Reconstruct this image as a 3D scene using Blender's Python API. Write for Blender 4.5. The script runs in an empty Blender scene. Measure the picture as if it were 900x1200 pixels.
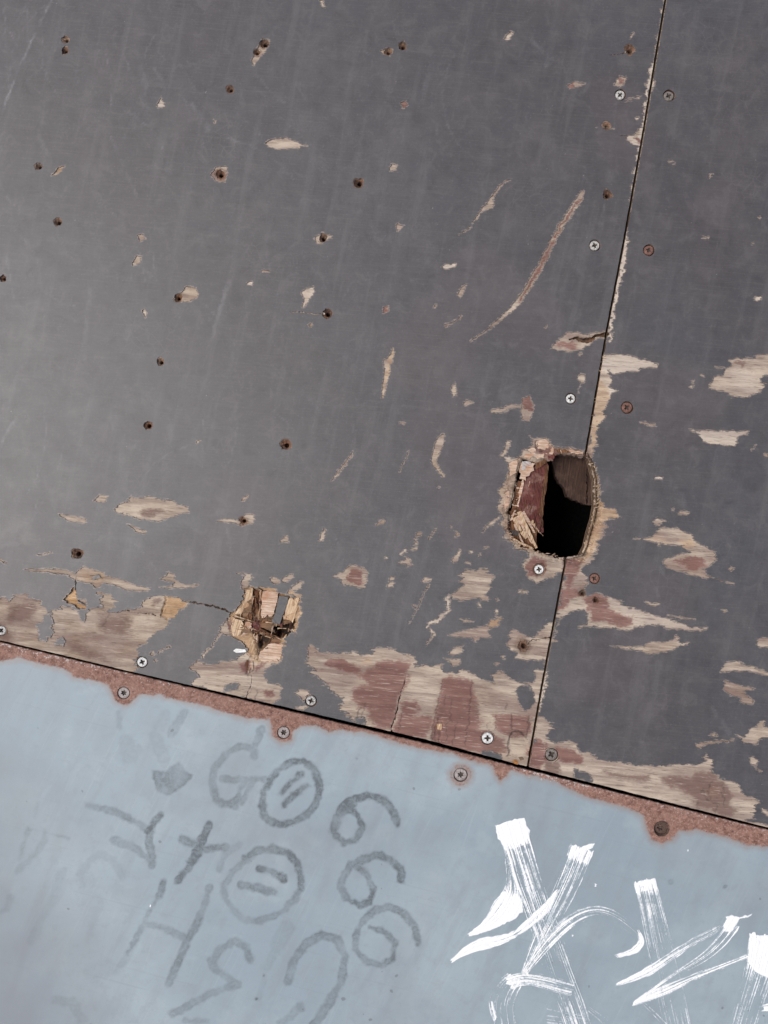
# Weathered skate ramp deck: two film-faced plywood boards above a painted steel foot plate.
import bpy, bmesh, math, random
import numpy as np
from mathutils import Vector

random.seed(7)
RNG = np.random.default_rng(7)
SC = bpy.context.scene
COL = SC.collection
S = 0.00065            # metres covered by one unit of the working drawing (a screw head is 8 mm)
CX, CY = 450.0, 600.0  # drawing point below the camera
Z0 = 0.45              # deck height above the ground
CAM_H = 0.68           # camera height above the deck

# ------------------------------------------------------------------ camera, sky, sun, exposure
cam = bpy.data.cameras.new('camera')
cam_o = bpy.data.objects.new('camera', cam)
COL.objects.link(cam_o)
cam_o.location = (0, 0, Z0 + CAM_H)
cam_o.rotation_euler = (0, 0, 0)
cam.sensor_fit = 'VERTICAL'
cam.sensor_height = 24
cam.lens = 24 * CAM_H / (1200 * S)
cam.clip_start = 0.01
cam.clip_end = 2000
SC.camera = cam_o
SUN_EL, SUN_AZ = math.radians(62), math.radians(176)   # azimuth measured from +X towards +Y
world = bpy.data.worlds.new('World')
SC.world = world
world.use_nodes = True
wn = world.node_tree
bg = wn.nodes['Background']
sky = wn.nodes.new('ShaderNodeTexSky')
sky.sky_type = 'NISHITA'
sky.sun_disc = False
sky.sun_elevation = SUN_EL
sky.sun_rotation = math.pi / 2 - SUN_AZ
sky.dust_density = 3.0
sky.air_density = 0.8
wn.links.new(sky.outputs[0], bg.inputs[0])
bg.inputs[1].default_value = 0.06
sun = bpy.data.lights.new('sun', 'SUN')
sun.energy = 1.5
sun.angle = math.radians(30)
sun.color = (1.0, 0.965, 0.92)
sun_o = bpy.data.objects.new('sun', sun)
COL.objects.link(sun_o)
sd = Vector((math.cos(SUN_EL) * math.cos(SUN_AZ), math.cos(SUN_EL) * math.sin(SUN_AZ), math.sin(SUN_EL)))
sun_o.rotation_euler = sd.to_track_quat('Z', 'Y').to_euler()
sun_o.location = sd * 20
SC.view_settings.view_transform = 'Standard'
SC.view_settings.look = 'None'
SC.view_settings.gamma = 1
SC.view_settings.exposure = 0.95

# ------------------------------------------------------------------ node helpers
class NT:
    def __init__(self, name):
        self.m = bpy.data.materials.new(name)
        self.m.use_nodes = True
        self.t = self.m.node_tree
        self.b = self.t.nodes['Principled BSDF']
        self.tc = self.t.nodes.new('ShaderNodeTexCoord').outputs['Object']
    def put(self, sock, v):
        if isinstance(v, bpy.types.NodeSocket):
            self.t.links.new(v, sock)
        elif isinstance(v, (tuple, list)):
            sock.default_value = tuple(v) + ((1,) if len(v) == 3 and sock.type == 'RGBA' else ())
        else:
            sock.default_value = v
    def mapn(self, rot=0, sc=(1, 1, 1), loc=(0, 0, 0)):
        n = self.t.nodes.new('ShaderNodeMapping')
        n.vector_type = 'POINT'
        r = self.t.nodes.new('ShaderNodeMapping')
        self.put(r.inputs['Vector'], self.tc)
        r.inputs['Rotation'].default_value = (0, 0, rot)
        self.put(n.inputs['Vector'], r.outputs[0])
        n.inputs['Scale'].default_value = sc
        n.inputs['Location'].default_value = loc
        return n.outputs[0]
    def noise(self, scale=1, detail=3, rough=0.55, vec=None, dist=0.0):
        n = self.t.nodes.new('ShaderNodeTexNoise')
        self.put(n.inputs['Vector'], vec or self.tc)
        n.inputs['Scale'].default_value = scale
        n.inputs['Detail'].default_value = detail
        n.inputs['Roughness'].default_value = rough
        n.inputs['Distortion'].default_value = dist
        return n.outputs[0]
    def vor(self, scale, feature='DISTANCE_TO_EDGE', vec=None):
        n = self.t.nodes.new('ShaderNodeTexVoronoi')
        n.feature = feature
        self.put(n.inputs['Vector'], vec or self.tc)
        n.inputs['Scale'].default_value = scale
        return n.outputs[0]
    def math(self, op, a, b=0.0, c=0.0, clamp=False):
        n = self.t.nodes.new('ShaderNodeMath')
        n.operation = op
        n.use_clamp = clamp
        self.put(n.inputs[0], a); self.put(n.inputs[1], b)
        if op in ('MULTIPLY_ADD', 'SMOOTH_MIN'):
            self.put(n.inputs[2], c)
        return n.outputs[0]
    def step(self, v, lo, hi, to0=0.0, to1=1.0):
        n = self.t.nodes.new('ShaderNodeMapRange')
        n.interpolation_type = 'SMOOTHSTEP'
        self.put(n.inputs[0], v)
        n.inputs[1].default_value = lo; n.inputs[2].default_value = hi
        n.inputs[3].default_value = to0; n.inputs[4].default_value = to1
        return n.outputs[0]
    def mix(self, f, a, b, mode='MIX'):
        n = self.t.nodes.new('ShaderNodeMix')
        n.data_type = 'RGBA'
        n.blend_type = mode
        self.put(n.inputs[0], f); self.put(n.inputs[6], a); self.put(n.inputs[7], b)
        return n.outputs[2]
    def attr(self, name):
        n = self.t.nodes.new('ShaderNodeAttribute')
        n.attribute_name = name
        s = self.t.nodes.new('ShaderNodeSeparateColor')
        self.t.links.new(n.outputs['Color'], s.inputs[0])
        return s.outputs[0], s.outputs[1], s.outputs[2], n.outputs['Alpha']
    def bump(self, h, strength=0.3, dist=0.0005):
        n = self.t.nodes.new('ShaderNodeBump')
        n.inputs['Strength'].default_value = strength
        n.inputs['Distance'].default_value = dist
        self.put(n.inputs['Height'], h)
        self.t.links.new(n.outputs[0], self.b.inputs['Normal'])
    def out(self, col, rough=0.6, metal=0.0, spec=0.5):
        self.put(self.b.inputs['Base Color'], col)
        self.put(self.b.inputs['Roughness'], rough)
        self.put(self.b.inputs['Metallic'], metal)
        self.put(self.b.inputs['Specular IOR Level'], spec)
        return self.m

GRAIN = math.radians(5)   # the face veneer runs a little down to the right

def make_film():
    n = NT('grey_film')
    big = n.noise(5.5, 4, 0.6, dist=0.6)
    mid = n.noise(28, 5, 0.65, dist=0.4)
    fine = n.noise(620, 4, 0.75)
    streak = n.noise(1, 4, 0.6, vec=n.mapn(math.radians(12), (95, 7, 1)))
    weave = n.noise(1, 2, 0.6, vec=n.mapn(GRAIN, (28, 950, 1)))
    sc, dk, tint, lip = n.attr('wear')
    base = n.mix(n.step(big, 0.3, 0.72), (0.087, 0.0815, 0.084), (0.096, 0.0965, 0.098))
    patchy = n.noise(75, 5, 0.7, dist=0.6)
    base = n.mix(n.math('MULTIPLY', n.step(patchy, 0.5, 0.68), 0.55), base, (0.142, 0.136, 0.134))
    base = n.mix(n.math('MULTIPLY', n.step(patchy, 0.48, 0.33), 0.5), base, (0.062, 0.059, 0.06))
    base = n.mix(n.math('MULTIPLY', n.step(mid, 0.42, 0.75), 0.5), base, (0.142, 0.132, 0.13))
    base = n.mix(n.math('MULTIPLY', n.step(streak, 0.5, 0.72), 0.34), base, (0.165, 0.16, 0.158))
    base = n.mix(n.math('MULTIPLY', n.step(weave, 0.5, 0.7), 0.28), base, (0.155, 0.145, 0.14))
    base = n.mix(n.math('MULTIPLY', n.step(fine, 0.44, 0.3), 0.5), base, (0.06, 0.056, 0.056))
    base = n.mix(n.math('MULTIPLY', n.step(fine, 0.56, 0.7), 0.45), base, (0.2, 0.19, 0.185))
    # hairline crazing in places
    crz = n.step(n.vor(120, vec=n.mapn(0.3, (1, 1, 1))), 0.05, 0.0)
    crz = n.math('MULTIPLY', crz, n.step(n.noise(13, 3), 0.52, 0.7))
    base = n.mix(n.math('MULTIPLY', crz, 0.28), base, (0.2, 0.185, 0.18))
    # scattered pale nicks
    nick = n.step(n.noise(1, 1, vec=n.mapn(0.9, (420, 210, 1))), 0.79, 0.83)
    base = n.mix(n.math('MULTIPLY', nick, 0.6), base, (0.34, 0.32, 0.3))
    base = n.mix(tint, base, (0.17, 0.125, 0.115))
    base = n.mix(n.math('MULTIPLY', sc, n.step(fine, 0.25, 0.6, 0.45, 1.0)), base, (0.31, 0.31, 0.31))
    base = n.mix(dk, base, (0.05, 0.047, 0.048))
    # film scuffed thin along its torn edges
    lf = n.noise(1, 3, 0.7, vec=n.mapn(GRAIN, (190, 900, 1)))
    lp = n.step(n.math('ADD', lip, n.math('MULTIPLY', n.math('SUBTRACT', lf, 0.5), 2.6)), 0.62, 1.0)
    lp = n.math('MULTIPLY', lp, n.step(lip, 0.02, 0.3))
    base = n.mix(n.math('MULTIPLY', lp, 0.75), base, (0.36, 0.305, 0.255))
    n.bump(n.math('ADD', n.math('MULTIPLY', fine, 0.25), n.math('MULTIPLY', mid, 0.6)), 0.25, 0.0006)
    r = n.math('MULTIPLY_ADD', mid, 0.2, 0.37)
    return n.out(n.mix(1.0, base, (0.735, 0.715, 0.73), 'MULTIPLY'), r, 0, 0.44)

def make_wood():
    n = NT('bare_plywood')
    red, fresh, dark, pale = n.attr('stain')
    rust, split_gap_shade, resid, _2 = n.attr('stain_two')
    fib = n.noise(1, 4, 0.7, vec=n.mapn(GRAIN, (75, 950, 300)), dist=0.5)
    fib2 = n.noise(1, 3, 0.7, vec=n.mapn(GRAIN, (110, 1900, 300), (3, 7, 1)), dist=0.3)
    band = n.noise(1, 3, 0.6, vec=n.mapn(GRAIN, (14, 170, 60)), dist=0.5)
    blot = n.noise(45, 4, 0.6)
    wide = n.noise(1, 3, 0.6, vec=n.mapn(GRAIN, (9, 55, 20)), dist=0.8)
    col = n.mix(n.step(band, 0.35, 0.68), (0.31, 0.25, 0.215), (0.53, 0.455, 0.38))
    col = n.mix(n.math('MULTIPLY', n.step(wide, 0.46, 0.64), 0.7), col, (0.225, 0.155, 0.138))
    col = n.mix(n.math('MULTIPLY', n.step(blot, 0.5, 0.75), 0.4), col, (0.56, 0.47, 0.385))
    fr = n.mix(n.step(band, 0.35, 0.7), (0.40, 0.245, 0.125), (0.60, 0.42, 0.25))
    col = n.mix(fresh, col, fr)
    col = n.mix(pale, col, (0.68, 0.62, 0.56))
    # dark glue-line colour shows through where the pale veneer is worn away along its fibres
    rv = n.mix(n.step(band, 0.3, 0.7), (0.155, 0.072, 0.066), (0.25, 0.135, 0.12))
    rv = n.mix(n.math('MULTIPLY', n.step(blot, 0.5, 0.8), 0.5), rv, (0.28, 0.17, 0.15))
    rr = n.math('ADD', n.math('MULTIPLY', red, 1.35), n.math('MULTIPLY', n.math('SUBTRACT', fib, 0.5), 2.2))
    rr = n.math('ADD', rr, n.math('MULTIPLY', n.math('SUBTRACT', band, 0.5), 1.3))
    rr = n.math('ADD', rr, n.math('MULTIPLY', n.math('SUBTRACT', blot, 0.5), 0.8))
    rr = n.math('MULTIPLY', n.step(rr, 0.32, 0.85), n.step(red, 0.02, 0.2))
    col = n.mix(n.math('MULTIPLY', rr, 0.93), col, rv)
    dd = n.math('ADD', n.math('MULTIPLY', dark, 1.25), n.math('MULTIPLY', n.math('SUBTRACT', fib, 0.5), 1.6))
    dd = n.math('ADD', dd, n.math('MULTIPLY', n.math('SUBTRACT', band, 0.5), 1.2))
    dd = n.math('MULTIPLY', n.step(dd, 0.28, 0.8), n.step(dark, 0.02, 0.2))
    col = n.mix(n.math('MULTIPLY', dd, 0.85), col, (0.168, 0.105, 0.092))
    col = n.mix(n.math('MULTIPLY', n.step(fib, 0.45, 0.33), 0.62), col, (0.115, 0.085, 0.068))
    col = n.mix(n.math('MULTIPLY', n.step(fib2, 0.42, 0.3), 0.6), col, (0.09, 0.065, 0.05))
    col = n.mix(n.math('MULTIPLY', n.step(fib, 0.56, 0.68), 0.5), col, (0.6, 0.53, 0.46))
    # remnants of film left along the edge
    rf = n.noise(1, 3, 0.7, vec=n.mapn(GRAIN, (210, 800, 1), (5, 2, 0)))
    rp = n.step(n.math('ADD', resid, n.math('MULTIPLY', n.math('SUBTRACT', rf, 0.5), 2.6)), 0.72, 1.05)
    col = n.mix(n.math('MULTIPLY', n.math('MULTIPLY', rp, n.step(resid, 0.02, 0.3)), 0.8), col, (0.115, 0.105, 0.1))
    oi = n.t.nodes.new('ShaderNodeObjectInfo')
    col = n.mix(n.math('MULTIPLY', oi.outputs['Random'], n.step(blot, 0.42, 0.62, 0.1, 0.75)), col, (0.72, 0.66, 0.60), 'MULTIPLY')
    ru = n.mix(n.step(n.noise(160, 4, 0.65), 0.38, 0.64), (0.04, 0.02, 0.013), (0.16, 0.075, 0.04))
    col = n.mix(n.math('MULTIPLY', rust, n.step(fib2, 0.75, 0.5, 0.55, 1.0)), col, ru)
    col = n.mix(split_gap_shade, col, (0.03, 0.02, 0.016))  # near-black splits, plus shade painted into the broken-place gaps
    n.bump(n.math('ADD', fib, n.math('MULTIPLY', band, 0.7)), 0.7, 0.0006)
    return n.out(n.mix(1.0, col, (0.94, 0.905, 0.85), 'MULTIPLY'), 0.8, 0, 0.25)

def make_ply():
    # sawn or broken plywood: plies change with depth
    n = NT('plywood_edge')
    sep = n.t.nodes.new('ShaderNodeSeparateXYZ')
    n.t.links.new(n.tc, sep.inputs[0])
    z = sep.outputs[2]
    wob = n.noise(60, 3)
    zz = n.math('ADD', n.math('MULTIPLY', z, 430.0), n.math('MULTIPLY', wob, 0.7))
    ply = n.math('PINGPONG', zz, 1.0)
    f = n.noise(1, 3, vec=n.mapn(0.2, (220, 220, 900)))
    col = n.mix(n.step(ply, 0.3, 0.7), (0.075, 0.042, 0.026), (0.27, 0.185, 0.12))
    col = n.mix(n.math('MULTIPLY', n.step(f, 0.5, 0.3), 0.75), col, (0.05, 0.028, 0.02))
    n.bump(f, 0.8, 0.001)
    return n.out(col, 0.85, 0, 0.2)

def make_splinter(name, a, b, d, rot):
    n = NT(name)
    fib = n.noise(1, 4, 0.65, vec=n.mapn(rot, (70, 900, 300)), dist=0.3)
    blot = n.noise(130, 4, 0.6)
    col = n.mix(n.step(fib, 0.3, 0.68), a, b)
    col = n.mix(n.math('MULTIPLY', n.step(blot, 0.48, 0.72), 0.7), col, d)
    n.bump(fib, 0.8, 0.0008)
    return n.out(col, 0.8, 0, 0.25)

def make_steel():
    n = NT('painted_steel')
    rs, smu, edge, grime_tone = n.attr('marks')
    big = n.noise(6, 4, 0.6, dist=0.5)
    mid = n.noise(30, 5, 0.65)
    fine = n.noise(700, 3, 0.65)
    worn = n.noise(230, 4, 0.75, dist=0.5)
    diag = n.noise(1, 4, 0.6, vec=n.mapn(math.radians(-62), (14, 70, 1)))
    col = n.mix(n.step(big, 0.32, 0.7), (0.292, 0.352, 0.392), (0.368, 0.422, 0.45))
    col = n.mix(n.math('MULTIPLY', n.step(mid, 0.48, 0.68), 0.5), col, (0.29, 0.325, 0.355))
    col = n.mix(n.math('MULTIPLY', n.step(mid, 0.48, 0.34), 0.25), col, (0.42, 0.47, 0.485))
    for k, (ro, sx, sy, lo) in enumerate([(-1.1, 9, 520, 0.6), (0.25, 7, 430, 0.62), (1.9, 12, 600, 0.63)]):
        sl = n.noise(1, 2, 0.5, vec=n.mapn(ro, (sx, sy, 1), (k * 3.1, k, 0)))
        col = n.mix(n.math('MULTIPLY', n.step(sl, lo, lo + 0.12), 0.17), col, (0.45, 0.49, 0.51) if k != 1 else (0.22, 0.25, 0.27))
    patchy = n.noise(110, 4, 0.7)
    col = n.mix(n.math('MULTIPLY', n.step(patchy, 0.5, 0.68), 0.3), col, (0.27, 0.30, 0.325))
    col = n.mix(n.math('MULTIPLY', n.step(diag, 0.5, 0.7), 0.42), col, (0.27, 0.305, 0.335))
    col = n.mix(n.math('MULTIPLY', n.step(fine, 0.4, 0.25), 0.3), col, (0.22, 0.25, 0.27))
    col = n.mix(grime_tone, col, (0.235, 0.245, 0.265))
    spk = n.step(n.noise(1, 0, vec=n.mapn(0.4, (160, 160, 1))), 0.835, 0.86)
    col = n.mix(n.math('MULTIPLY', spk, 0.5), col, (0.12, 0.12, 0.12))
    sm = n.math('MULTIPLY', n.math('MULTIPLY', smu, 1.3, clamp=True), n.step(worn, 0.36, 0.6, 0.55, 1.0), clamp=True)
    col = n.mix(sm, col, (0.118, 0.135, 0.146))
    # rust: rs is 0.5 on the paint line
    rr = n.math('ADD', rs, n.math('MULTIPLY', n.math('SUBTRACT', n.noise(150, 4, 0.7), 0.5), 0.20))
    rr = n.math('ADD', rr, n.math('MULTIPLY', n.math('SUBTRACT', fine, 0.5), 0.06))
    halo = n.step(rr, 0.28, 0.50)
    col = n.mix(n.math('MULTIPLY', halo, 0.6), col, (0.30, 0.225, 0.19))
    rn = n.noise(260, 5, 0.75)
    rc = n.mix(n.step(rn, 0.3, 0.7), (0.13, 0.052, 0.036), (0.37, 0.195, 0.145))
    rc = n.mix(n.math('MULTIPLY', n.step(n.noise(70, 3, 0.6), 0.42, 0.62), 0.5), rc, (0.34, 0.185, 0.14))
    rc = n.mix(n.math('MULTIPLY', n.step(n.noise(650, 2), 0.54, 0.66), 0.42), rc, (0.47, 0.33, 0.28))
    rc = n.mix(n.math('MULTIPLY', n.step(n.noise(500, 2), 0.38, 0.28), 0.7), rc, (0.07, 0.035, 0.04))
    col = n.mix(n.step(rr, 0.455, 0.545), col, rc)
    ee = n.math('ADD', edge, n.math('MULTIPLY', n.math('SUBTRACT', n.noise(430, 3, 0.75), 0.5), 2.6))
    bare = n.step(ee, 0.88, 1.06)
    col = n.mix(n.math('MULTIPLY', bare, 0.8), col, (0.62, 0.55, 0.52))
    h = n.math('ADD', n.math('MULTIPLY', rn, n.step(rr, 0.47, 0.54)), n.math('MULTIPLY', mid, 0.25))
    n.bump(h, 0.4, 0.0008)
    rough = n.math('ADD', n.step(rr, 0.47, 0.54, 0.52, 0.8), n.math('MULTIPLY', smu, 0.12))
    return n.out(n.mix(1.0, col, (0.82, 0.845, 0.842), 'MULTIPLY'), rough, 0, 0.45)

def make_plain(name, a, b, scale, rough, metal=0.0, spec=0.4, bump=0.3):
    n = NT(name)
    v = n.noise(scale, 4, 0.6)
    n.bump(v, bump, 0.0006)
    return n.out(n.mix(n.step(v, 0.33, 0.68), a, b), rough, metal, spec)

def make_white():
    n = NT('white_paint')
    thick, dirt, _, _2 = n.attr('paint')
    v = n.noise(420, 4, 0.7)
    t = n.math('ADD', thick, n.math('MULTIPLY', n.math('SUBTRACT', v, 0.5), 1.3))
    col = n.mix(n.step(t, 0.15, 0.95), (0.42, 0.47, 0.50), (0.80, 0.80, 0.785))
    col = n.mix(n.math('MULTIPLY', n.step(n.noise(90, 4, 0.7), 0.55, 0.75), 0.3), col, (0.62, 0.63, 0.63))
    n.bump(v, 0.3, 0.0004)
    return n.out(col, 0.5, 0, 0.4)

def make_screw(name, a, b, dirt, rough, metal):
    n = NT(name)
    oi = n.t.nodes.new('ShaderNodeObjectInfo')
    v = n.noise(1.6, 4, 0.7)
    g = n.noise(3.0, 3, 0.7)
    col = n.mix(n.step(v, 0.35, 0.65), a, b)
    d = n.math('ADD', g, n.math('MULTIPLY', n.math('SUBTRACT', oi.outputs['Random'], 0.5), 0.3))
    col = n.mix(n.math('MULTIPLY', n.step(d, 0.45, 0.7), 0.75), col, dirt)
    n.bump(v, 0.3, 0.05)
    return n.out(col, rough, metal, 0.4)

M_FILM = make_film()
M_WOOD = make_wood()
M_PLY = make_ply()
M_STEEL = make_steel()
M_PALE = make_splinter('pale_splinter', (0.30, 0.175, 0.09), (0.64, 0.48, 0.32), (0.36, 0.19, 0.09), 1.9)
M_PINK = make_splinter('pink_splinter', (0.34, 0.20, 0.125), (0.62, 0.48, 0.37), (0.42, 0.20, 0.11), GRAIN)
M_REDP = make_splinter('red_ply', (0.05, 0.016, 0.013), (0.16, 0.05, 0.04), (0.30, 0.17, 0.135), 1.36)
M_BROWN = make_splinter('brown_ply', (0.04, 0.018, 0.010), (0.22, 0.105, 0.05), (0.15, 0.052, 0.024), 1.4)
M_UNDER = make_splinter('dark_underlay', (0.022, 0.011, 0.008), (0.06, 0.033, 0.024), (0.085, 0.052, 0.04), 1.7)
M_CHIP = make_plain('chip_white', (0.6, 0.58, 0.54), (0.78, 0.77, 0.74), 500, 0.5)
M_DARKRUST = make_plain('sunk_screw', (0.035, 0.022, 0.018), (0.14, 0.085, 0.065), 700, 0.75)
M_WHITE = make_white()
M_ZINC = make_screw('zinc_screw', (0.52, 0.51, 0.48), (0.74, 0.73, 0.70), (0.24, 0.21, 0.18), 0.45, 0.3)
M_DULL = make_screw('dull_screw', (0.20, 0.175, 0.155), (0.34, 0.305, 0.275), (0.10, 0.08, 0.065), 0.6, 0.2)
M_RUST = make_screw('rusty_screw', (0.13, 0.06, 0.045), (0.26, 0.14, 0.105), (0.06, 0.032, 0.025), 0.75, 0.05)
M_STAIN = make_screw('stainless_screw', (0.29, 0.25, 0.235), (0.42, 0.38, 0.36), (0.17, 0.11, 0.09), 0.55, 0.25)
M_SLOT = make_plain('screw_recess', (0.03, 0.025, 0.022), (0.07, 0.055, 0.045), 900, 0.8)
M_GROUND = make_plain('asphalt', (0.035, 0.034, 0.033), (0.07, 0.068, 0.065), 300, 0.9)
M_LEAF = make_plain('dead_leaf', (0.20, 0.075, 0.02), (0.36, 0.17, 0.05), 700, 0.7)
M_FRAME = make_plain('frame_timber', (0.09, 0.06, 0.04), (0.16, 0.11, 0.075), 90, 0.85)

# ------------------------------------------------------------------ fields on the drawing grid
H = 0.5
GX0, GY0, GX1, GY1 = -24.0, -24.0, 924.0, 1000.0
NX = int((GX1 - GX0) / H) + 1
NY = int((GY1 - GY0) / H) + 1

def vnoise(x, y, seed):
    xi = np.floor(x).astype(np.int64); yi = np.floor(y).astype(np.int64)
    fx = x - xi; fy = y - yi
    fx = fx * fx * (3 - 2 * fx); fy = fy * fy * (3 - 2 * fy)
    def hsh(a, b):
        n = (a * 374761393 + b * 668265263 + seed * 974634533) & 0xFFFFFFFF
        n = ((n ^ (n >> 13)) * 1274126177) & 0xFFFFFFFF
        return ((n ^ (n >> 16)) & 0xFFFF) / 65535.0
    a = hsh(xi, yi); b = hsh(xi + 1, yi); c = hsh(xi, yi + 1); d = hsh(xi + 1, yi + 1)
    return ((a + (b - a) * fx) * (1 - fy) + (c + (d - c) * fx) * fy).astype(np.float32)

gx = (GX0 + np.arange(NX) * H).astype(np.float32)
gy = (GY0 + np.arange(NY) * H).astype(np.float32)
PX, PY = np.meshgrid(gx, gy)
cg, sg = math.cos(GRAIN), math.sin(GRAIN)
U = PX * cg + PY * sg          # along the grain
V = -PX * sg + PY * cg         # across it
TEETH = (vnoise(U / 20, V / 1.7, 1) - 0.5) * 1.25 + (vnoise(U / 9, V / 4.5, 2) - 0.5) * 1.0 + (vnoise(U / 7, V / 0.95, 7) - 0.5) * 0.75
WOBX = (vnoise(PX / 6, PY / 6, 3) - 0.5) + 0.8 * (vnoise(PX / 1.9, PY / 1.9, 4) - 0.5)
WOBY = (vnoise(PX / 6, PY / 6, 5) - 0.5) + 0.8 * (vnoise(PX / 1.9, PY / 1.9, 6) - 0.5)

def win(x0, y0, x1, y1, pad):
    i0 = max(0, int((x0 - pad - GX0) / H)); i1 = min(NX, int((x1 + pad - GX0) / H) + 2)
    j0 = max(0, int((y0 - pad - GY0) / H)); j1 = min(NY, int((y1 + pad - GY0) / H) + 2)
    return slice(j0, max(j1, j0)), slice(i0, max(i1, i0))

def poly_field(pts, X, Y):
    """signed distance, positive inside"""
    d = np.full(X.shape, 1e9, np.float32)
    ins = np.zeros(X.shape, bool)
    n = len(pts)
    for k in range(n):
        ax, ay = pts[k]; bx, by = pts[(k + 1) % n]
        ex, ey = bx - ax, by - ay
        L = ex * ex + ey * ey + 1e-9
        t = np.clip(((X - ax) * ex + (Y - ay) * ey) / L, 0, 1)
        d = np.minimum(d, (X - ax - t * ex) ** 2 + (Y - ay - t * ey) ** 2)
        if ay != by:
            c = ((ay > Y) != (by > Y)) & (X < (bx - ax) * (Y - ay) / (by - ay) + ax)
            ins ^= c
    d = np.sqrt(d)
    return np.where(ins, d, -d).astype(np.float32)

def line_field(pts, X, Y):
    """half width minus distance along a polyline of (x, y, width)"""
    f = np.full(X.shape, -1e9, np.float32)
    if len(pts) == 1:
        pts = [pts[0], (pts[0][0] + 0.01, pts[0][1], pts[0][2])]
    for (ax, ay, aw), (bx, by, bw) in zip(pts[:-1], pts[1:]):
        ex, ey = bx - ax, by - ay
        L = ex * ex + ey * ey + 1e-9
        t = np.clip(((X - ax) * ex + (Y - ay) * ey) / L, 0, 1)
        dd = np.sqrt((X - ax - t * ex) ** 2 + (Y - ay - t * ey) ** 2)
        f = np.maximum(f, (aw + (bw - aw) * t) / 2 - dd)
    return f.astype(np.float32)

def shape_field(pts, rag=1.0, wob=1.0, pad=8):
    """windowed field of a polygon (pairs) or a line (triples), its rim frayed along the grain"""
    xs = [p[0] for p in pts]; ys = [p[1] for p in pts]
    pw = max([p[2] for p in pts]) / 2 if len(pts[0]) == 3 else 0
    w = win(min(xs), min(ys), max(xs), max(ys), pad + pw + 6 * rag)
    X = PX[w] + TEETH[w] * 7.0 * rag + WOBX[w] * 2.2 * wob
    Y = PY[w] + WOBY[w] * 2.2 * wob
    return w, (poly_field(pts, X, Y) if len(pts[0]) == 2 else line_field(pts, X, Y))

MS = {1: [[0, 4, 7]], 2: [[4, 1, 5]], 3: [[0, 1, 5, 7]], 4: [[5, 2, 6]], 5: [[0, 4, 7], [5, 2, 6]],
      6: [[4, 1, 2, 6]], 7: [[0, 1, 2, 6], [0, 6, 7]], 8: [[7, 6, 3]], 9: [[0, 4, 6, 3]], 10: [[4, 1, 5], [7, 6, 3]],
      11: [[0, 1, 5, 3], [5, 6, 3]], 12: [[7, 5, 2, 3]], 13: [[0, 4, 2, 3], [4, 5, 2]], 14: [[4, 1, 2, 3], [4, 3, 7]]}
SEG = {1: [(4, 7)], 2: [(5, 4)], 3: [(5, 7)], 4: [(6, 5)], 5: [(4, 7), (6, 5)], 6: [(6, 4)], 7: [(6, 7)], 8: [(7, 6)],
       9: [(4, 6)], 10: [(5, 4), (7, 6)], 11: [(5, 6)], 12: [(7, 5)], 13: [(4, 5)], 14: [(7, 4)]}

def contour(F, x0, y0, h, merge=(), wall=False):
    """clip a grid to F > 0: returns points (N,2), quads, tris, rim segments"""
    ny, nx = F.shape
    N = nx * ny
    M = F > 0
    code = (M[:-1, :-1] * 1 + M[:-1, 1:] * 2 + M[1:, 1:] * 4 + M[1:, :-1] * 8).astype(np.int32)
    full = code == 15
    q, t, sg_ = [], [], []
    for b in merge:
        jj, ii = (ny - 1) // b, (nx - 1) // b
        if jj == 0 or ii == 0:
            continue
        blk = full[:jj * b, :ii * b].reshape(jj, b, ii, b).all(axis=(1, 3))
        j, i = np.nonzero(blk)
        if len(j):
            a = (j * b) * nx + i * b
            q.append(np.stack([a, a + b, a + b + b * nx, a + b * nx], 1))
            full[:jj * b, :ii * b] &= ~np.repeat(np.repeat(blk, b, 0), b, 1)
    j, i = np.nonzero(full)
    a = j * nx + i
    q.append(np.stack([a, a + 1, a + 1 + nx, a + nx], 1))
    for c, polys in MS.items():
        j, i = np.nonzero(code == c)
        if not len(j):
            continue
        a = j * nx + i
        ids = {0: a, 1: a + 1, 2: a + 1 + nx, 3: a + nx, 4: N + a, 5: 2 * N + a + 1, 6: N + a + nx, 7: 2 * N + a}
        for p in polys:
            (q if len(p) == 4 else t).append(np.stack([ids[k] for k in p], 1))
        for s in SEG[c]:
            sg_.append(np.stack([ids[s[0]], ids[s[1]]], 1))
    q = np.concatenate(q) if q else np.zeros((0, 4), np.int64)
    t = np.concatenate(t) if t else np.zeros((0, 3), np.int64)
    s = np.concatenate(sg_) if sg_ else np.zeros((0, 2), np.int64)
    uid, inv = np.unique(np.concatenate([q.ravel(), t.ravel(), s.ravel()]), return_inverse=True)
    nq, nt = q.size, t.size
    q = inv[:nq].reshape(-1, 4); t = inv[nq:nq + nt].reshape(-1, 3); s = inv[nq + nt:].reshape(-1, 2)
    kind = uid // N
    base = uid % N
    bj, bi = base // nx, base % nx
    X = bi.astype(np.float64); Y = bj.astype(np.float64)
    Ff = F.ravel()
    for k, step in ((1, 1), (2, nx)):
        m = kind == k
        f0 = Ff[base[m]]; f1 = Ff[base[m] + step]
        tt = np.clip(f0 / (f0 - f1 + 1e-12), 0.02, 0.98)
        if k == 1: X[m] += tt
        else: Y[m] += tt
    return np.stack([x0 + X * h, y0 + Y * h], 1), q, t, s

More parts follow.
